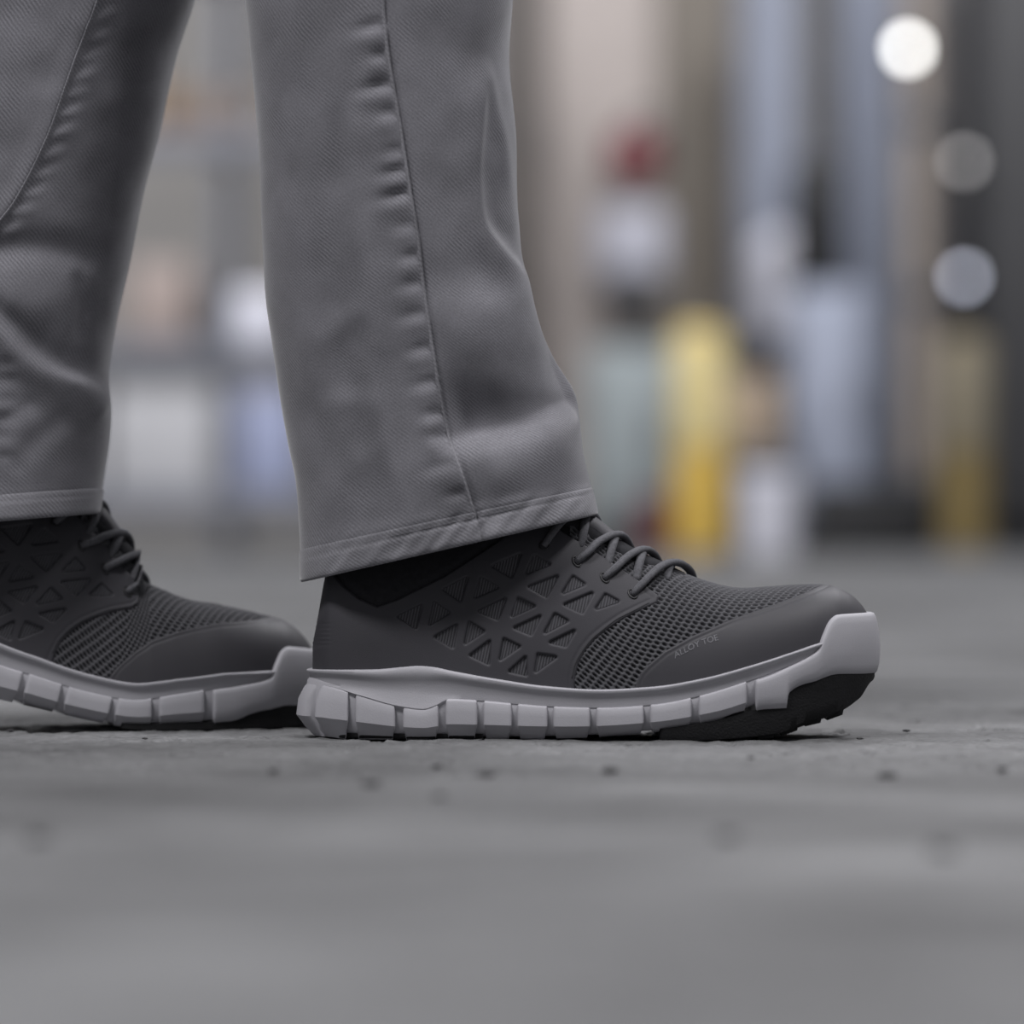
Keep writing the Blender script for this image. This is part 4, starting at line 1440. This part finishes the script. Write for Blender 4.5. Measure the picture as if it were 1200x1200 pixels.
# big dark machine on the right
d = 13.0
r = empty('machine', (X_(1300, d), Yd(d), 0))
x0 = X_(1152, d) - X_(1300, d); x1 = X_(1560, d) - X_(1300, d)
bm_obj('body', box_bm(x0, x1, 0.0, 0.9, 0.1, 2.3, 0.03), M['dark'], r)
bm_obj('door', box_bm(x0 + 0.06, x0 + 0.62, -0.02, 0.0, 0.2, 2.2, 0.008), M['dark'], r)
bm_obj('door', box_bm(x0 + 0.66, x1 - 0.06, -0.02, 0.0, 0.2, 2.2, 0.008), M['dark'], r)
bm_obj('plinth', box_bm(x0 + 0.04, x1 - 0.04, 0.05, 0.85, 0, 0.1), M['black'], r)
tag(r, 'tall dark grey machine along the right edge', 'machine')
d = 14.4
cabinet('panel_cabinet', 1076, 1165, -60, 14.2, 0.4, mp('mid_grey_paint', (104, 102, 102)), 'mid-grey cabinet behind the tan pipe and dull bollard', doors=2)

# low black skid
d = 12.6
r = empty('skid', (X_(1060, d), Yd(d), 0))
x0 = X_(945, d) - X_(1060, d); x1 = X_(1140, d) - X_(1060, d)
for k in range(3):
    a = 0.02 + k * 0.2
    bm_obj('runner', box_bm(x0, x1, a, a + 0.08, 0, 0.09, 0.004), M['black'], r)
n = 6
for k in range(n):
    a = x0 + (x1 - x0) * k / n
    bm_obj('board', box_bm(a + 0.008, a + (x1 - x0) / n - 0.008, 0, 0.5, 0.09, 0.115, 0.003), M['black'], r)
tag(r, 'low black skid on the floor under the blue-grey cabinet', 'skid')
r = empty('crate', (X_(1060, d), Yd(d) + 0.08, 0.115))
x0 = X_(955, d) - X_(1060, d); x1 = X_(1095, d) - X_(1060, d)
bm_obj('body', box_bm(x0, x1, 0, 0.3, 0, Z_(572, d) - 0.115, 0.008), M['dark'], r)
bm_obj('lid', box_bm(x0 - 0.01, x1 + 0.01, -0.01, 0.31, Z_(572, d) - 0.115, Z_(566, d) - 0.115, 0.004), M['dark'], r)
tag(r, 'dark flat crate lying on the low black skid', 'crate')

# dark red toolbox at the foot of the grey-green cabinet
d = 12.2
r = empty('toolbox', (X_(772, d), Yd(d) - 0.02, 0))
bm_obj('body', box_bm(-0.07, 0.07, 0, 0.25, 0, 0.16, 0.012), M['darkred'], r)
bm_obj('lid', box_bm(-0.072, 0.072, -0.003, 0.253, 0.16, 0.20, 0.015), M['darkred'], r)
bm_obj('handle', box_bm(-0.01, 0.01, 0.06, 0.19, 0.215, 0.23, 0.004), M['black'], r)
for yy in (0.06, 0.18):
    bm_obj('handle_post', box_bm(-0.008, 0.008, yy, yy + 0.015, 0.19, 0.22), M['black'], r)
tag(r, 'dark red toolbox on the floor left of the bright bollard', 'toolbox')


# lamps: small and bright, they bloom into discs out of focus
def lamp(px, py, d, rpx, mat, label, arm_to):
    x, z = X_(px, d), Z_(py, d)
    r = empty('lamp', (x, Yd(d), z))
    rad = rpx * d / FPX
    bm_obj('bulb', lathe_bm([(0, -rad)] + [(rad * math.cos(a), rad * math.sin(a)) for a in np.linspace(-1.3, 1.3, 9)] + [(0, rad)], 20), mat, r)
    bm_obj('socket', box_bm(-rad * 0.5, rad * 0.5, rad * 0.8, rad * 2.2, -rad * 0.5, rad * 0.5, 0.004), M['dark'], r)
    bm_obj('arm', box_bm(-0.008, 0.008, rad * 1.8, arm_to, -0.008, 0.008, 0.002), M['dark'], r)
    tag(r, label, 'lamp', 'lamps on the machines')
    return r


lamp(1064, 57, 12.9, 9, mat_emit('white_lamp_glow', (1.0, 1.0, 0.97, 1), 9.5), 'bright round white lamp at the upper right', 0.33)
lamp(1130, 325, 12.9, 8, mat_emit('blue_lamp_glow', (0.78, 0.82, 1.0, 1), 3.2), 'pale blue round lamp halfway up on the right', 1.27)
lamp(1130, 190, 12.9, 8, mat_emit('dim_lamp_glow', (0.9, 0.86, 0.86, 1), 1.3), 'dim grey round lamp between the white and the blue one', 1.27)

# storage rack on the left
d = 12.6
r = empty('storage_rack', (X_(180, d), Yd(d), 0))
ox = X_(180, d)
rk = mp('rack_paint', (112, 114, 122))
for px in (-150, 262, 560):
    for yy in (0.0, 0.5):
        bm_obj('upright', box_bm(X_(px - 9, d) - ox, X_(px + 9, d) - ox, yy, yy + 0.05, 0, 2.6, 0.004), rk, r)
SH = [575, 398, 152, -60]
for py in SH:
    zc = Z_(py, d)
    sh = bm_obj('shelf', box_bm(X_(-150, d) - ox, X_(560, d) - ox, 0.0, 0.55, zc - 0.025, zc, 0.003), rk, r)
    bm_obj('beam', box_bm(X_(-150, d) - ox, X_(560, d) - ox, -0.03, 0.0, zc - 0.09, zc, 0.004), rk, sh)
tag(r, 'grey storage rack between the two trouser legs', 'rack')
Gp = 'boxes on the storage rack'
zs = [Z_(p, d) for p in SH]
carton(185, 292, 105, 152, d, 0.4, M['brown'], 'brown carton on the upper rack shelf', Gp, zfix=zs[2])
carton(60, 178, 60, 152, d, 0.4, M['tan'], 'tan carton on the upper rack shelf beside the rear trouser leg', Gp, zfix=zs[2])
carton(150, 222, 305, 398, d, 0.4, M['pink'], 'salmon-tinted carton on the middle rack shelf', Gp, zfix=zs[1])
carton(228, 252, 340, 398, d, 0.4, M['dark'], 'narrow dark box beside the salmon carton', Gp, zfix=zs[1])
carton(272, 330, 340, 398, d, 0.4, M['white'], 'bright white box on the middle shelf by the front trouser leg', Gp, zfix=zs[1])
carton(125, 250, 425, 575, d, 0.4, M['pale'], 'large white box on the lowest rack shelf', Gp, zfix=zs[0])
carton(276, 352, 460, 575, d, 0.4, M['paleblue'], 'pale blue box on the lowest rack shelf', Gp, zfix=zs[0])
carton(272, 340, 410, 460, d, 0.35, M['white'], 'white box stacked on the pale blue box', Gp, zfix=Z_(460, d))
carton(-60, 110, 440, 575, d, 0.4, M['pale'], 'pale carton on the lowest shelf behind the rear trouser leg', Gp, zfix=zs[0])
